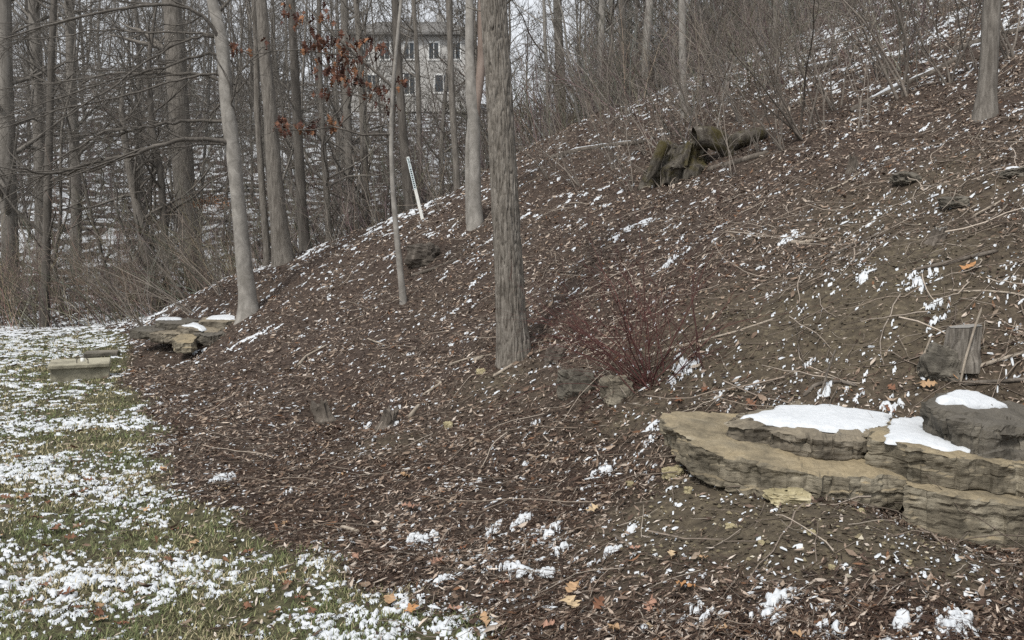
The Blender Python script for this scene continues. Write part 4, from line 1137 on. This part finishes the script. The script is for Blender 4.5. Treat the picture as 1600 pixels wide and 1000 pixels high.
stk = 'short bleached sticks on the mulch'
sticks = [  # label, points, width, material
    ('cut pale stick standing out of mulch below furrowed trunk', [(638, 654), (656, 631)], 8, 'deadwood'),
    ('short pale broken stick on mulch near the lawn edge', [(532, 826), (562, 833)], 8, 'deadwood'),
    ('thin grey branch on the slope above the left mulch', [(465, 574), (478, 558), (512, 540)], 5, 'deadwood'),
    ('crooked twig standing upright left of the long ochre slab', [(930, 715), (936, 745), (937, 785), (925, 815), (880, 850)], 3, 'log'),
    ('pale curved branch lying across slope above the cut stump', [(1480, 455), (1500, 458), (1540, 456), (1580, 460), (1625, 470)], 4, 'deadwood'),
    ('thick grey branch on the slope toward the right edge', [(1430, 425), (1480, 414), (1530, 402), (1560, 395)], 8, 'log'),
    ('long bare branch lying behind the dark boulder', [(1508, 585), (1550, 568), (1610, 550)], 7, 'deadwood'),
    ('dark straight branch lying behind boulder at right edge', [(1500, 604), (1550, 600), (1615, 596)], 8, 'log'),
    ('thin branch leaning against the round cut stump', [(1499, 604), (1508, 562), (1522, 515), (1534, 480)], 4, 'deadwood'),
    ('bent pale stick leaning below the cut stump', [(1438, 566), (1448, 545), (1455, 525)], 4, 'deadwood'),
    ('long thin branch lying along the upper middle slope', [(1290, 405), (1330, 385), (1390, 360)], 5, 'log'),
    ('grey branch lying on bare soil mid right slope', [(1040, 548), (1090, 535), (1150, 520), (1210, 500)], 4, 'deadwood'),
    ('thick dark root beneath the snow clump near the slabs', [(1255, 622), (1275, 604), (1310, 598), (1340, 606)], 7, 'log'),
    ('short dark stub branch leaning behind the snowy slab', [(1282, 618), (1293, 580), (1306, 545)], 4, 'log'),
    ('pale curled root beside the snow tuft on slope', [(1235, 380), (1255, 382), (1270, 378), (1292, 376)], 7, 'deadwood'),
    ('thin branch lying on mulch below the forked tree', [(700, 572), (730, 562), (770, 555)], 4, 'deadwood'),
    ('long thin twig lying across mulch left of furrowed trunk', [(574, 530), (600, 540), (632, 556)], 3, 'deadwood'),
    ('pale peeled stick left of the furrowed trunk foot', [(738, 567), (755, 560)], 7, 'deadwood'),
    ('grey root crossing the bare earth under the furrowed trunk', [(770, 590), (800, 572), (826, 552)], 5, 'deadwood'),
    ('forked dead twig lying in mulch under the trunk', [(660, 620), (690, 600), (682, 596)], 5, 'deadwood'),
    ('grey branch on slope right of the mossy stump', [(1290, 300), (1320, 288), (1345, 270)], 4, 'deadwood'),
    ('bleached thin branch pointing uphill near right edge', [(1520, 340), (1560, 318), (1606, 290)], 4, 'deadwood'),
]
for i, (lb, pts, wd, m_) in enumerate(sticks):
    up_ = lb.find('leaning') >= 0 or lb.find('upright') >= 0 or lb.find('standing') >= 0
    log(lb, pts, wd, m_, 60 + i, depth=(G(*pts[0])[1] if up_ else None), name='stick', cat='stick', lift=.6, sides=8)

gD = np.random.default_rng(61)
for i in range(26):
    y = gD.uniform(26, 46); x = y * gD.uniform(-.68, -.24); a_ = gD.uniform(-.5, .5) + (0 if gD.random() < .7 else 1.2); L_ = gD.uniform(2.0, 5.5); r_ = gD.uniform(.06, .16)
    k_ = np.linspace(-.5, .5, 6)[:, None] * L_ * np.array([[math.cos(a_), math.sin(a_)]]) + [x, y]
    pp = np.c_[k_, H(k_[:, 0], k_[:, 1]) + r_ * .7]
    t = thing('fallen_log', pp.mean(0) - [0, 0, r_], 'fallen dark log with snow on top, on the snowy far slope', 'log', 'fallen logs on the far slope')
    ac = Acc(); tubes(pp[None], (r_ * np.array([.2, 1, .95, .9, .8, .15]))[None], 8, ac); ac.build('wood', M['log'], t)
    sp = pp[1:5] + [0, 0, r_ * .75]; ac = Acc(); tubes(sp[None], (r_ * np.array([.1, .5, .45, .1]))[None], 6, ac); ac.build('snow_cap', M['snow'], t)

# ------------------------------------------------------------------ marker post
gp = G(661, 342); dp = gp[1]
post = thing('marker_post', gp, 'leaning white marker post with printed sticker on the slope edge', 'post')
p0, p1 = P(661, 346, dp), P(637, 245, dp - .05)
axz = unit(p1 - p0); Lp = np.linalg.norm(p1 - p0); axx = unit(np.cross([0, 1, 0], axz)); axy = np.cross(axz, axx)
def pbox(c0, c1, hx, hy, off, name, m):
    v, q, t = box_acc(p0 + axz * Lp * (c0 + c1) / 2 - axy * off, axx, axy, axz, hx, hy, Lp * (c1 - c0) / 2, .002)
    return Acc().add(v, q, t).build(name, M[m], post, smooth=False)
pbox(0, 1, .034, .02, 0, 'pole', 'white_plastic')
pbox(.5, .985, .030, .002, .021, 'sticker', 'sticker')
gl = np.random.default_rng(3)
for i in range(10):
    f = .52 + i * .03
    pbox(f, f + .02, .017, .001, .0235, 'printed_letter', 'print')
for i in range(6):
    f = .84 + i * .022
    pbox(f, f + .011, .012, .001, .0235, 'printed_letter', 'print')

# ------------------------------------------------------------------ house on the far hill
hx, hy = P(648, 100, 76)[:2]
hz = P(648, 142, 76)[2]
house = thing('house', (hx, hy, hz), 'grey house with white windows on the far hilltop', 'house')
bx(a0 := Acc(), (hx, hy, hz + .8), 5.6, 4, 3.7, 0, .02); a0.build('wall', M['siding'], house, smooth=False)
ra = Acc()
ez, rz = hz + 4.3, hz + 6.7
V = np.array([[-6.2, -4.6, ez], [6.2, -4.6, ez], [6.2, 4.6, ez], [-6.2, 4.6, ez], [-3.6, 0, rz], [3.6, 0, rz], [-6.2, -4.6, ez - .25], [6.2, -4.6, ez - .25], [6.2, 4.6, ez - .25], [-6.2, 4.6, ez - .25]]) + [hx, hy, 0]
ra.add(V, [[0, 1, 5, 4], [2, 3, 4, 5], [6, 7, 1, 0], [7, 8, 2, 1], [8, 9, 3, 2], [9, 6, 0, 3], [9, 8, 7, 6]], [[1, 2, 5], [3, 0, 4]])
rf = ra.build('roof', M['roof'], house, smooth=False)
bx(a0 := Acc(), (hx + 2.5, hy + 1, rz), .4, .4, .9, 0, .02); a0.build('chimney', M['siding'], rf, smooth=False)
for (wx, wz, ww, wh) in [(-4.3, 2.7, .45, .75), (-2.3, 2.7, .45, .75), (0, 2.7, .45, .75), (2.3, 2.7, .45, .75), (4.3, 2.7, .45, .75), (-3.5, -.3, .7, .8), (0, -.3, .5, 1.0), (3.2, -.3, .8, .8)]:
    bx(a0 := Acc(), (hx + wx, hy - 4.02, hz + wz), ww + .14, .05, wh + .14, 0, .01); wn = a0.build('window', M['trim'], house, smooth=False)
    for sx in (-1, 1):
        bx(a0 := Acc(), (hx + wx + sx * ww * .52, hy - 4.06, hz + wz), ww * .44, .03, wh * .95, 0, .005); a0.build('pane', M['glass'], wn, smooth=False)

# ------------------------------------------------------------------ snow lying on the ground
SNOWSPOT = []
for (px, py, r_, k) in [(1068, 583, .13, 1.3), (1060, 570, .08, 1.2), (1030, 665, .09, .9), (1015, 690, .06, .9), (620, 640, .06, .9), (612, 668, .06, .9), (572, 668, .06, .9), (668, 692, .07, .9), (350, 748, .10, .9), (830, 665, .09, .8), (775, 830, .09, 1), (810, 820, .09, 1), (862, 828, .1, 1),
                        (655, 845, .10, 1), (945, 740, .10, .8), (955, 865, .07, .9), (800, 893, .10, .9), (850, 900, .07, 1), (690, 910, .08, .7), (1212, 945, .10, 1), (1195, 968, .08, .9), (1090, 955, .07, .9), (1110, 965, .05, .9), (1300, 985, .07, 1), (1490, 980, .09, 1), (1410, 975, .06, .9),
                        (1232, 372, .14, 1), (1295, 612, .06, .9), (1265, 572, .07, .9), (1345, 614, .05, .8), (1320, 620, .05, .8), (1470, 480, .10, .9), (1462, 500, .08, .9), (1528, 562, .05, 1), (1440, 436, .14, .9), (1395, 640, .08, .8), (1180, 605, .07, .7), (1130, 620, .07, .8), (990, 355, .35, .7), (1050, 410, .16, .7), (650, 990, .1, .8), (920, 590, .05, .9), (945, 622, .05, .9), (180, 520, .35, 1), (235, 517, .2, .8), (400, 525, .35, .6), (310, 520, .2, .6), (1350, 430, .1, .7), (1500, 970, .1, .9), (985, 830, .05, .8), (880, 860, .06, .8), (745, 755, .06, .7), (455, 770, .08, .7),
                        (560, 340, .7, .7), (600, 350, .6, .8), (520, 372, .5, .7), (660, 325, .6, .8), (700, 300, .7, .7), (470, 400, .5, .6)]:
    g_ = G(px, py); SNOWSPOT.append((g_[0], g_[1], r_, k))
SNOWSPOT = np.array(SNOWSPOT)

def snow_cover(x, y, lw):
    """share of the ground that snow covers"""
    s, t = toe(x, y)
    c = .020 + 0 * x
    c = c + .014 * sstep(2.5, 6, s) + .10 * sstep(9, 15, s) + .015 * sstep(11, 18, y) + .13 * sstep(-2.0, 1, y - ridge_y(x))
    c = c * np.clip(1 + 1.6 * noise2(x / 1.1, y / 1.1, 41), .25, 3)
    lawn_c = .24 + .12 * sstep(7, 14, y) + .34 * noise2(x / .9, y / .7, 42) + .14 * noise2(x / .35, y / .30, 43)
    for (a, b, rx_, ry_) in ((-2.3, 6.3, .5, .5), (-3.9, 7.0, .7, .4), (-2.0, 4.6, .5, .35), (-4.6, 9.8, .9, .5)):      # greener places
        lawn_c = lawn_c - .25 * np.exp(-((x - a) / rx_) ** 2 - ((y - b) / ry_) ** 2)
    lawn_c = lawn_c - .5 * np.exp(-((x + 6.9) / 1.5) ** 2 - ((y - 13.8) / 2.2) ** 2) - .3 * np.exp(-((x + 5.6) / .7) ** 2 - ((y - 11.0) / .9) ** 2)
    c = c * (1 - lw) + np.clip(lawn_c, .03, .72) * lw
    for (a, b, r_, k) in SNOWSPOT:                      # streaks along the fall line
        f_ = (x - a) * .83 + (y - b) * .55; q_ = -(x - a) * .55 + (y - b) * .83
        c = np.maximum(c, k * .58 * np.exp(-((f_ / (r_ * 1.2)) ** 2 + (q_ / (r_ * .7)) ** 2) * 1.5))
    return c

def snow_sheet():
    nu, nd_ = 1050, 820
    u = np.linspace(-.86, .86, nu); dd = np.exp(np.linspace(math.log(2.7), math.log(27), nd_))
    X = ((dd + 1.1)[:, None] * u[None]).ravel(); Y = np.repeat(dd, nu)
    lw = lawn_f(X, Y)
    # drifts streak along the fall line on the slope
    a = np.where(lw > .5, 0.0, .98); ca, sa = np.cos(a), np.sin(a)
    st = np.where(lw > .5, 1.0, .55)
    xr = (X * ca - Y * sa) ; yr = X * sa + Y * ca
    fw = sstep(6, 13, Y)
    xa, ya = np.where(lw > .5, X, xr * 1.7), np.where(lw > .5, Y * 1.25, yr * .7)
    n1 = .38 * noise2(xa / .11, ya / .11, 51) + .45 * noise2(xa / .045, ya / .045, 52) + .45 * noise2(X / .022, Y / .022, 53)
    n2 = .5 * noise2(xa / .24, ya / .24, 55) + .5 * noise2(xa / .10, ya / .10, 56)
    n = n1 * np.sqrt(1 - fw) + n2 * np.sqrt(fw)
    srt = np.sort(n[::37]); n = np.searchsorted(srt, n) / len(srt)
    cov = np.clip(snow_cover(X, Y, lw), 0, 1)
    lvl = n - (1 - cov)
    hgt = np.clip(lvl * np.where(lw > .5, .04, .11), -.012, np.where(lw > .5, .014, .026)) + np.clip(lvl * 4, 0, 1) * .004 * noise2(X / .02, Y / .02, 54)
    Z = H(X, Y) + hgt + .010 - .004 * lw
    i = np.arange(nd_ - 1)[:, None] * nu; j = np.arange(nu - 1)[None]
    Q = np.stack([i + j, i + j + 1, i + nu + j + 1, i + nu + j], -1).reshape(-1, 4)
    ok = (lvl[Q] > 0).sum(1) >= 2
    Q = Q[ok]
    lawnq = lw[Q].mean(1) > .5
    V = np.stack([X, Y, Z], -1)
    for nm, sel, lb in (('snow', lawnq, 'thin broken snow lying in the lawn grass'), ('snow', ~lawnq, 'scattered flecks of snow on the mulched slope')):
        used, inv = np.unique(Q[sel], return_inverse=True)
        o = Acc().add(V[used], inv.reshape(-1, 4)).build(nm, M['snow'])
        tag(o, lb, 'snow', kind='stuff')
    print('snow quads', len(Q))
snow_sheet()

# ------------------------------------------------------------------ scatter on the ground
def sample(n, y0, y1, g, um=.83, power=1.0):
    y = np.exp(g.uniform(math.log(y0), math.log(y1), n)) if power == 1 else (g.uniform(y0 ** (1 - power), y1 ** (1 - power), n)) ** (1 / (1 - power))
    return (y + 1.3) * g.uniform(-um, um, n), y

FALL = np.array([-.83, -.55])

def frames(x, y, g, align, tilt):
    """per-piece axes: long axis near the fall line, lying on the slope with some tilt"""
    n = len(x)
    nm = ground_normal(x, y)
    ang = np.where(g.random(n) < align, g.normal(0, .45, n), g.uniform(-np.pi, np.pi, n)) + math.atan2(FALL[1], FALL[0])
    l = np.stack([np.cos(ang), np.sin(ang), 0 * ang], -1)
    nm = unit(nm + tilt * g.standard_normal((n, 3)))
    l = unit(l - nm * (l * nm).sum(-1, keepdims=True))
    return l, np.cross(nm, l), nm

PAL = np.array([[.026, .017, .013], [.050, .033, .025], [.085, .058, .044], [.13, .093, .071], [.205, .152, .116], [.32, .255, .205], [.47, .41, .355], [.15, .080, .045]])

def chips(n, seed):
    g = np.random.default_rng(seed)
    x, y = sample(n, 2.6, 26, g)
    s, t = toe(x, y)
    lw = lawn_f(x, y)
    soil = tonal_soil(x, y)
    keep = (g.random(n) > lw * .93) & (g.random(n) > soil * .93) & (s > -3) & (y < ridge_y(x) + 2.5)
    x, y, s = x[keep], y[keep], s[keep]; n = len(x)
    far = np.clip((y - 4) / 14, 0, 1)
    L = g.lognormal(math.log(.028), .5, n) * (1 + 1.0 * far); L = np.minimum(L, .06 * (1 + far)); W = L * g.uniform(.10, .36, n)
    l, b, nm = frames(x, y, g, .55, .45)
    z = H(x, y) + g.uniform(.0, .022, n)
    c = np.stack([x, y, z], -1)
    up = g.uniform(-.15, .35, n)[:, None] * W[:, None] * nm
    V = np.stack([c - l * L[:, None] * .5, c - b * W[:, None] * .5 + up, c + l * L[:, None] * .5 + nm * (L * g.uniform(-.1, .3, n))[:, None], c + b * W[:, None] * .5 + up], 1)
    # patchy tone: dark needle mulch low down, paler leaf bits higher up
    tone = noise2(x / 1.2, y / 1.2, 61) * .8 + noise2(x / .35, y / .35, 62) * .5 + .35 * sstep(2, 7, s) - .1
    pr = np.array([.28, .24, .16, .10, .08, .07, .04, .03])
    k1 = g.choice(8, n, p=pr)
    bumpv = g.random(n) < np.clip(.42 + .34 * tone, .10, .8)
    k1 = np.where(bumpv, g.choice([4, 5, 5, 6, 4, 3], n), k1)
    col = PAL[k1] * g.uniform(.7, 1.3, (n, 1))
    cc = np.repeat(col, 4, 0)
    i = np.arange(n)[:, None] * 4
    T = np.concatenate([i + [[0, 1, 3]], i + [[1, 2, 3]]])
    o = Acc().add(V.reshape(-1, 3), None, T, cc).build('leaf_litter', M['litter'], smooth=False)
    tag(o, 'brown chips and broken leaves covering the slope', 'leaf litter', kind='stuff')
chips(380000, 1)

def leaves(n, seed):
    """curled small leaves, six quads each"""
    g = np.random.default_rng(seed)
    x, y = sample(n, 2.6, 24, g)
    s, t = toe(x, y); lw = lawn_f(x, y); soil = tonal_soil(x, y)
    clus = (noise2(x / .7, y / .7, 71) * .9 + .55) * (.4 + .6 * sstep(3.4, 6.0, y))
    keep = (g.random(n) < clus) & (g.random(n) > soil * .93) & (g.random(n) > lw * .8) & (y < ridge_y(x) + 2)
    x, y, s, lw = x[keep], y[keep], s[keep], lw[keep]; n = len(x)
    L = g.lognormal(math.log(.037), .48, n) * (1 + .5 * np.clip((y - 5) / 12, 0, 1)); L = np.minimum(L, .085 * (1 + .5 * np.clip((y - 5) / 12, 0, 1))); W = L * g.uniform(.18, .42, n)
    l, b, nm = frames(x, y, g, .6, .45)
    c = np.stack([x, y, H(x, y) + g.uniform(.008, .03, n)], -1)
    tt = np.array([-.5, -.15, .2, .5]); ww = np.array([.12, .95, .8, .05])
    curl = g.normal(.5, .6, n); fold = g.uniform(0, 1.1, n)
    V = []
    for k_ in range(4):
        mid = c + l * (L * tt[k_])[:, None] + nm * (L * curl * (tt[k_] ** 2))[:, None]
        for sg in (-1, 0, 1):
            V.append(mid + b * (W * .5 * ww[k_] * sg * (1 + .3 * g.standard_normal(n)))[:, None] + nm * (np.abs(sg) * W * fold * .5 * ww[k_])[:, None])
    V = np.stack(V, 1)
    q = np.array([[r * 3 + c_, r * 3 + c_ + 1, r * 3 + c_ + 4, r * 3 + c_ + 3] for r in range(3) for c_ in range(2)])
    Q = (q[None] + (np.arange(n) * 12)[:, None, None]).reshape(-1, 4)
    pal = np.array([[.098, .066, .048], [.145, .10, .073], [.21, .155, .115], [.30, .235, .18], [.06, .038, .028], [.165, .088, .05], [.42, .355, .295]])
    col = pal[g.choice(7, n, p=[.14, .18, .2, .19, .09, .06, .14])] * g.uniform(.75, 1.2, (n, 1))
    o = Acc().add(V.reshape(-1, 3), Q, None, np.repeat(col, 12, 0)).build('dry_leaves', M['litter'])
    tag(o, 'small curled dry leaves strewn over the slope', 'leaves', kind='stuff')
leaves(70000, 2)

def needles(n, seed, y0, y1, Lr, rad, name, label, align, pal, soilk, lawnk, lift=.03, k=3, mask=None, wig=.12):
    g = np.random.default_rng(seed)
    x, y = sample(n, y0, y1, g)
    lw = lawn_f(x, y); soil = tonal_soil(x, y)
    keep = (g.random(n) > lw * lawnk) & (g.random(n) > soil * soilk) & (y < ridge_y(x) + 1.5)
    if mask is not None: keep &= g.random(n) < mask(x, y)
    x, y = x[keep], y[keep]; n = len(x)
    L = g.uniform(*Lr, n)
    l, b, nm = frames(x, y, g, align, .12)
    st = np.stack([x, y, H(x, y) + g.uniform(.004, lift, n)], -1)
    d = l + nm * g.uniform(-.05, .25, n)[:, None]
    c1 = curves(st - l * L[:, None] * .5, d, L, k, wig, -.06, g)
    # stay above the ground
    hz_ = H(c1[..., 0], c1[..., 1]); c1[..., 2] = np.maximum(c1[..., 2], hz_ + .004)
    pal = np.asarray(pal)
    col = pal[g.integers(0, len(pal), n)] * g.uniform(.7, 1.25, (n, 1))
    a = Acc(); tubes(c1, taper(rad * g.uniform(.6, 1.4, n), k, .5), 3, a, col)
    tag(a.build(name, M['twig']), label, name.replace('_', ' '), kind='stuff')
low = lambda x, y: sstep(3.2, .8, toe(x, y)[0]) * (.55 + .9 * noise2(x / .5, y / .5, 81))
def snow_flecks(n, seed):
    """crumbs of snow caught in the litter"""
    g = np.random.default_rng(seed)
    x, y = sample(n, 2.6, 25, g)
    lw = lawn_f(x, y); c = snow_cover(x, y, lw); s, t = toe(x, y)
    pr = np.where(lw > .5, .0, np.clip((c + .012) * 4.5 * (.55 + 2.2 * noise2(x / .35, y / .35, 101) + 1.2 * noise2(x / .12, y / .12, 102)), .008, 1))
    keep = (g.random(n) < pr) & (y < ridge_y(x) + 2)
    x, y, lw = x[keep], y[keep], lw[keep]; n = len(x)
    W = np.minimum(g.lognormal(math.log(.0038), .6, n), .010) * (1 + 1.1 * np.clip((y - 4) / 12, 0, 1)); L = W * g.lognormal(math.log(2.1), .5, n)
    l, b, nm = frames(x, y, g, .8, .15)
    c0 = np.stack([x, y, H(x, y) + g.uniform(.004, .02, n) + .02 * lw], -1)
    V = [c0 + nm * (W * g.uniform(.5, .9, n))[:, None]]
    for k_ in range(6):
        a_ = k_ * np.pi / 3
        V.append(c0 + (l * (np.cos(a_) * L)[:, None] + b * (np.sin(a_) * W)[:, None]) * g.uniform(.6, 1.3, (n, 1)) - nm * (W * .3)[:, None])
    V = np.stack(V, 1)
    tri = np.array([[0, k_ + 1, (k_ + 1) % 6 + 1] for k_ in range(6)])
    T = (tri[None] + (np.arange(n) * 7)[:, None, None]).reshape(-1, 3)
    tag(Acc().add(V.reshape(-1, 3), None, T).build('snow', M['snow']), 'tiny crumbs of snow caught among leaves and twigs', 'snow', kind='stuff')
    print('flecks', n)
snow_flecks(90000, 9)
needles(85000, 3, 2.6, 11, (.05, .13), .0013, 'pine_straw', 'dark reddish pine straw in the mulch at the slope foot', .45, [(.05, .028, .02), (.075, .043, .03), (.10, .062, .045), (.14, .098, .072)], 1.0, .97, .03, 3, low)
needles(15000, 4, 2.8, 20, (.05, .32), .0026, 'fallen_twigs', 'thin fallen twigs raked down the slope', .75, [(.16, .13, .105), (.23, .19, .155), (.10, .08, .065), (.30, .26, .215)], .6, .97, .035, 5, lambda x, y: .35 + .65 * sstep(1.5, 4, toe(x, y)[0]), .2)
needles(2600, 5, 3.5, 20, (.3, 1.1), .0062, 'fallen_twigs', 'longer grey twigs scattered over the slope', .75, [(.22, .18, .145), (.34, .29, .24), (.13, .105, .083)], 0, .98, .04, 7, lambda x, y: .15 + .85 * sstep(1.8, 4, toe(x, y)[0]), .17)

def grass(n, seed):
    g = np.random.default_rng(seed)
    x, y = sample(n, 2.6, 19, g)
    lw = lawn_f(x, y)
    tuft = noise2(x / .25, y / .25, 91) * .7 + .62
    keep = (g.random(n) < lw) & (g.random(n) < tuft)
    x, y = x[keep], y[keep]; n = len(x)
    h = g.uniform(.022, .05, n) * (1 + .4 * np.clip((y - 5) / 10, 0, 1)); wd = .0022 * (1 + np.clip((y - 4) / 5, 0, 3))
    st = np.stack([x, y, H(x, y) - .004], -1)
    az = g.uniform(0, 2 * np.pi, n); ln = g.uniform(.2, 1.4, n)
    d = np.stack([np.cos(az) * ln, np.sin(az) * ln, np.ones(n)], -1)
    side = np.stack([-np.sin(az), np.cos(az), 0 * az], -1) * wd[:, None]
    m1 = st + unit(d) * (h * .6)[:, None]; d2 = unit(d * [1, 1, .35]); tip = m1 + d2 * (h * .6)[:, None]
    V = np.stack([st - side, st + side, m1 - side * .8, m1 + side * .8, tip], 1)
    i = np.arange(n)[:, None] * 5
    T = np.concatenate([i + [[0, 1, 3]], i + [[0, 3, 2]], i + [[2, 3, 4]]])
    gr = noise2(x / .8, y / .6, 92) * .9 + .42 + g.normal(0, .25, n)
    green = np.array([.115, .14, .058]); straw = np.array([.36, .315, .195]); olive = np.array([.18, .185, .088])
    col = np.where((gr > .62)[:, None], green, np.where((gr > .3)[:, None], olive, straw)) * g.uniform(.65, 1.3, (n, 1))
    o = Acc().add(V.reshape(-1, 3), None, T, np.repeat(col, 5, 0)).build('grass', M['grass'])
    tag(o, 'short matted green and straw grass of the lawn', 'grass', kind='stuff')
grass(330000, 6)

def clods(n, seed):
    """crumbs of earth and gravel on the bare soil"""
    g = np.random.default_rng(seed)
    x, y = sample(n, 2.7, 12, g)
    so = tonal_soil(x, y); lw = lawn_f(x, y)
    keep = (g.random(n) < np.clip(so * 1.2 - .2, .02, 1) ** 1.5) & (lw < .3)
    x, y = x[keep], y[keep]; n = len(x)
    L = np.minimum(g.lognormal(math.log(.007), .5, n), .016)
    oct_ = np.array([[1, 0, 0], [0, 1, 0], [-1, 0, 0], [0, -1, 0], [0, 0, .8], [.1, 0, -.6]])
    V = oct_[None] * g.uniform(.55, 1.35, (n, 6, 1)) * L[:, None, None]
    a_ = g.uniform(0, 6.28, n); ca, sa = np.cos(a_)[:, None], np.sin(a_)[:, None]
    V = np.stack([V[..., 0] * ca - V[..., 1] * sa, V[..., 0] * sa + V[..., 1] * ca, V[..., 2]], -1) + np.stack([x, y, H(x, y) + .35 * L], -1)[:, None]
    tri = np.array([[0, 1, 4], [1, 2, 4], [2, 3, 4], [3, 0, 4], [1, 0, 5], [2, 1, 5], [3, 2, 5], [0, 3, 5]])
    T = (tri[None] + (np.arange(n) * 6)[:, None, None]).reshape(-1, 3)
    pal = np.array([[.06, .049, .034], [.10, .082, .056], [.16, .135, .085], [.40, .36, .28], [.08, .066, .048]])
    col = pal[g.choice(5, n, p=[.34, .3, .16, .06, .14])] * g.uniform(.75, 1.25, (n, 1))
    tag(Acc().add(V.reshape(-1, 3), None, T, np.repeat(col, 6, 0)).build('gravel', M['litter'], smooth=False), 'earth crumbs and gravel on the bare soil', 'gravel', kind='stuff')
clods(60000, 12)

# ------------------------------------------------------------------ fallen oak leaves one can pick out
fo = []
fpal = {'tan': (.36, .235, .135), 'pink': (.30, .175, .125), 'orange': (.36, .19, .085), 'pale': (.42, .32, .20), 'brown': (.15, .07, .04), 'rust': (.16, .08, .048)}
fm = {k: [oak_leaf_mesh('oak_leaf', 1.0, v, 10 + i * 7 + len(k), M['oak'], c_) for i, c_ in enumerate((.15, .35))] for k, v in fpal.items()}
gL = np.random.default_rng(21)
def fallen(px, py, size, tone, label, group=None):
    g = G(px, py); nm = ground_normal(g[0], g[1])
    o = bpy.data.objects.new('oak_leaf', fm[tone][gL.integers(0, 2)]); C.objects.link(o)
    s_ = size * g[1] / FPX
    o.location = g + np.array(nm) * (.016 + .1 * s_)
    q = Vector(nm + .22 * gL.standard_normal(3)).to_track_quat('Z', 'Y')
    o.rotation_euler = (q @ Euler((0, 0, gL.uniform(0, 6.28))).to_quaternion()).to_euler()
    o.scale = (s_, s_, s_)
    tag(o, label, 'leaf', group)
for a in [
    (905, 918, 34, 'tan', 'tan oak leaf with upright lobes low on the mulch'),
    (886, 945, 40, 'pale', 'pale oak leaf with thin lobes on dark pine straw'),
    (962, 988, 36, 'tan', 'golden tan oak leaf at the lower frame edge'),
    (1085, 924, 32, 'orange', 'orange tan oak leaf with snow behind it on mulch'),
    (655, 797, 28, 'pink', 'pinkish oak leaf on the mulch right of the lawn'),
    (936, 800, 26, 'pale', 'yellowish oak leaf at the foot of the crooked twig'),
    (1505, 428, 26, 'orange', 'tan oak leaf caught in branches above the cut stump'),
    (1486, 590, 36, 'orange', 'orange oak leaf standing behind the dark boulder'),
    (1437, 606, 26, 'tan', 'tan oak leaf tucked behind the ledge near the boulder'),
    (614, 938, 36, 'tan', 'tan holed oak leaf where the lawn meets mulch'),
    (640, 955, 30, 'orange', 'orange tan oak leaf in the snowy lawn edge'),
    (357, 768, 18, 'pale', 'single yellow leaf on dark mulch beside the lawn'),
    (88, 828, 26, 'rust', 'rusty brown oak leaf lying in the lawn grass'),
    (115, 935, 32, 'brown', 'dark brown leaf poking from snow in the lawn'),
    (1090, 877, 22, 'tan', 'small tan oak leaf below the bare soil patch'),
    (985, 865, 22, 'pink', 'small pinkish oak leaf left of the bare soil'),
    (1020, 945, 34, 'pink', 'pink brown oak leaves at the low middle mulch'),
    (1050, 878, 22, 'pale', 'pale lobed leaf lying flat below bare soil')]:
    fallen(*a)
for (px, py, sz, tn) in [(628, 745, 22, 'tan'), (540, 745, 16, 'tan'), (700, 960, 26, 'pink'), (760, 985, 28, 'tan'), (850, 985, 26, 'pink'), (930, 960, 26, 'brown'), (1010, 985, 26, 'pale'), (1140, 990, 26, 'tan'), (505, 650, 16, 'tan'), (448, 820, 16, 'tan'), (690, 880, 24, 'pink'), (730, 860, 18, 'brown'), (830, 850, 20, 'brown'), (780, 920, 24, 'pink'), (1180, 640, 20, 'rust'), (1100, 610, 18, 'brown'), (1060, 625, 20, 'brown'), (1150, 612, 18, 'tan'), (1400, 615, 20, 'rust'), (1380, 640, 20, 'rust'), (1255, 1000, 26, 'tan'), (560, 880, 20, 'pink')]:
    fallen(px, py, sz, tn, 'dry oak leaf lying among the slope mulch', 'oak leaves scattered on the mulch')
for k_ in range(46):
    px, py = gL.uniform(0, 520), gL.uniform(640, 1000)
    q = G(px, py)
    if lawn_f(q[0], q[1]) < .7: continue
    fallen(px, py, 24 * (.45 + .55 * (py - 600) / 400), ['rust', 'brown', 'tan', 'rust'][gL.integers(0, 4)], 'dry brown leaf lying in the snowy lawn', 'dry leaves lying in the lawn')
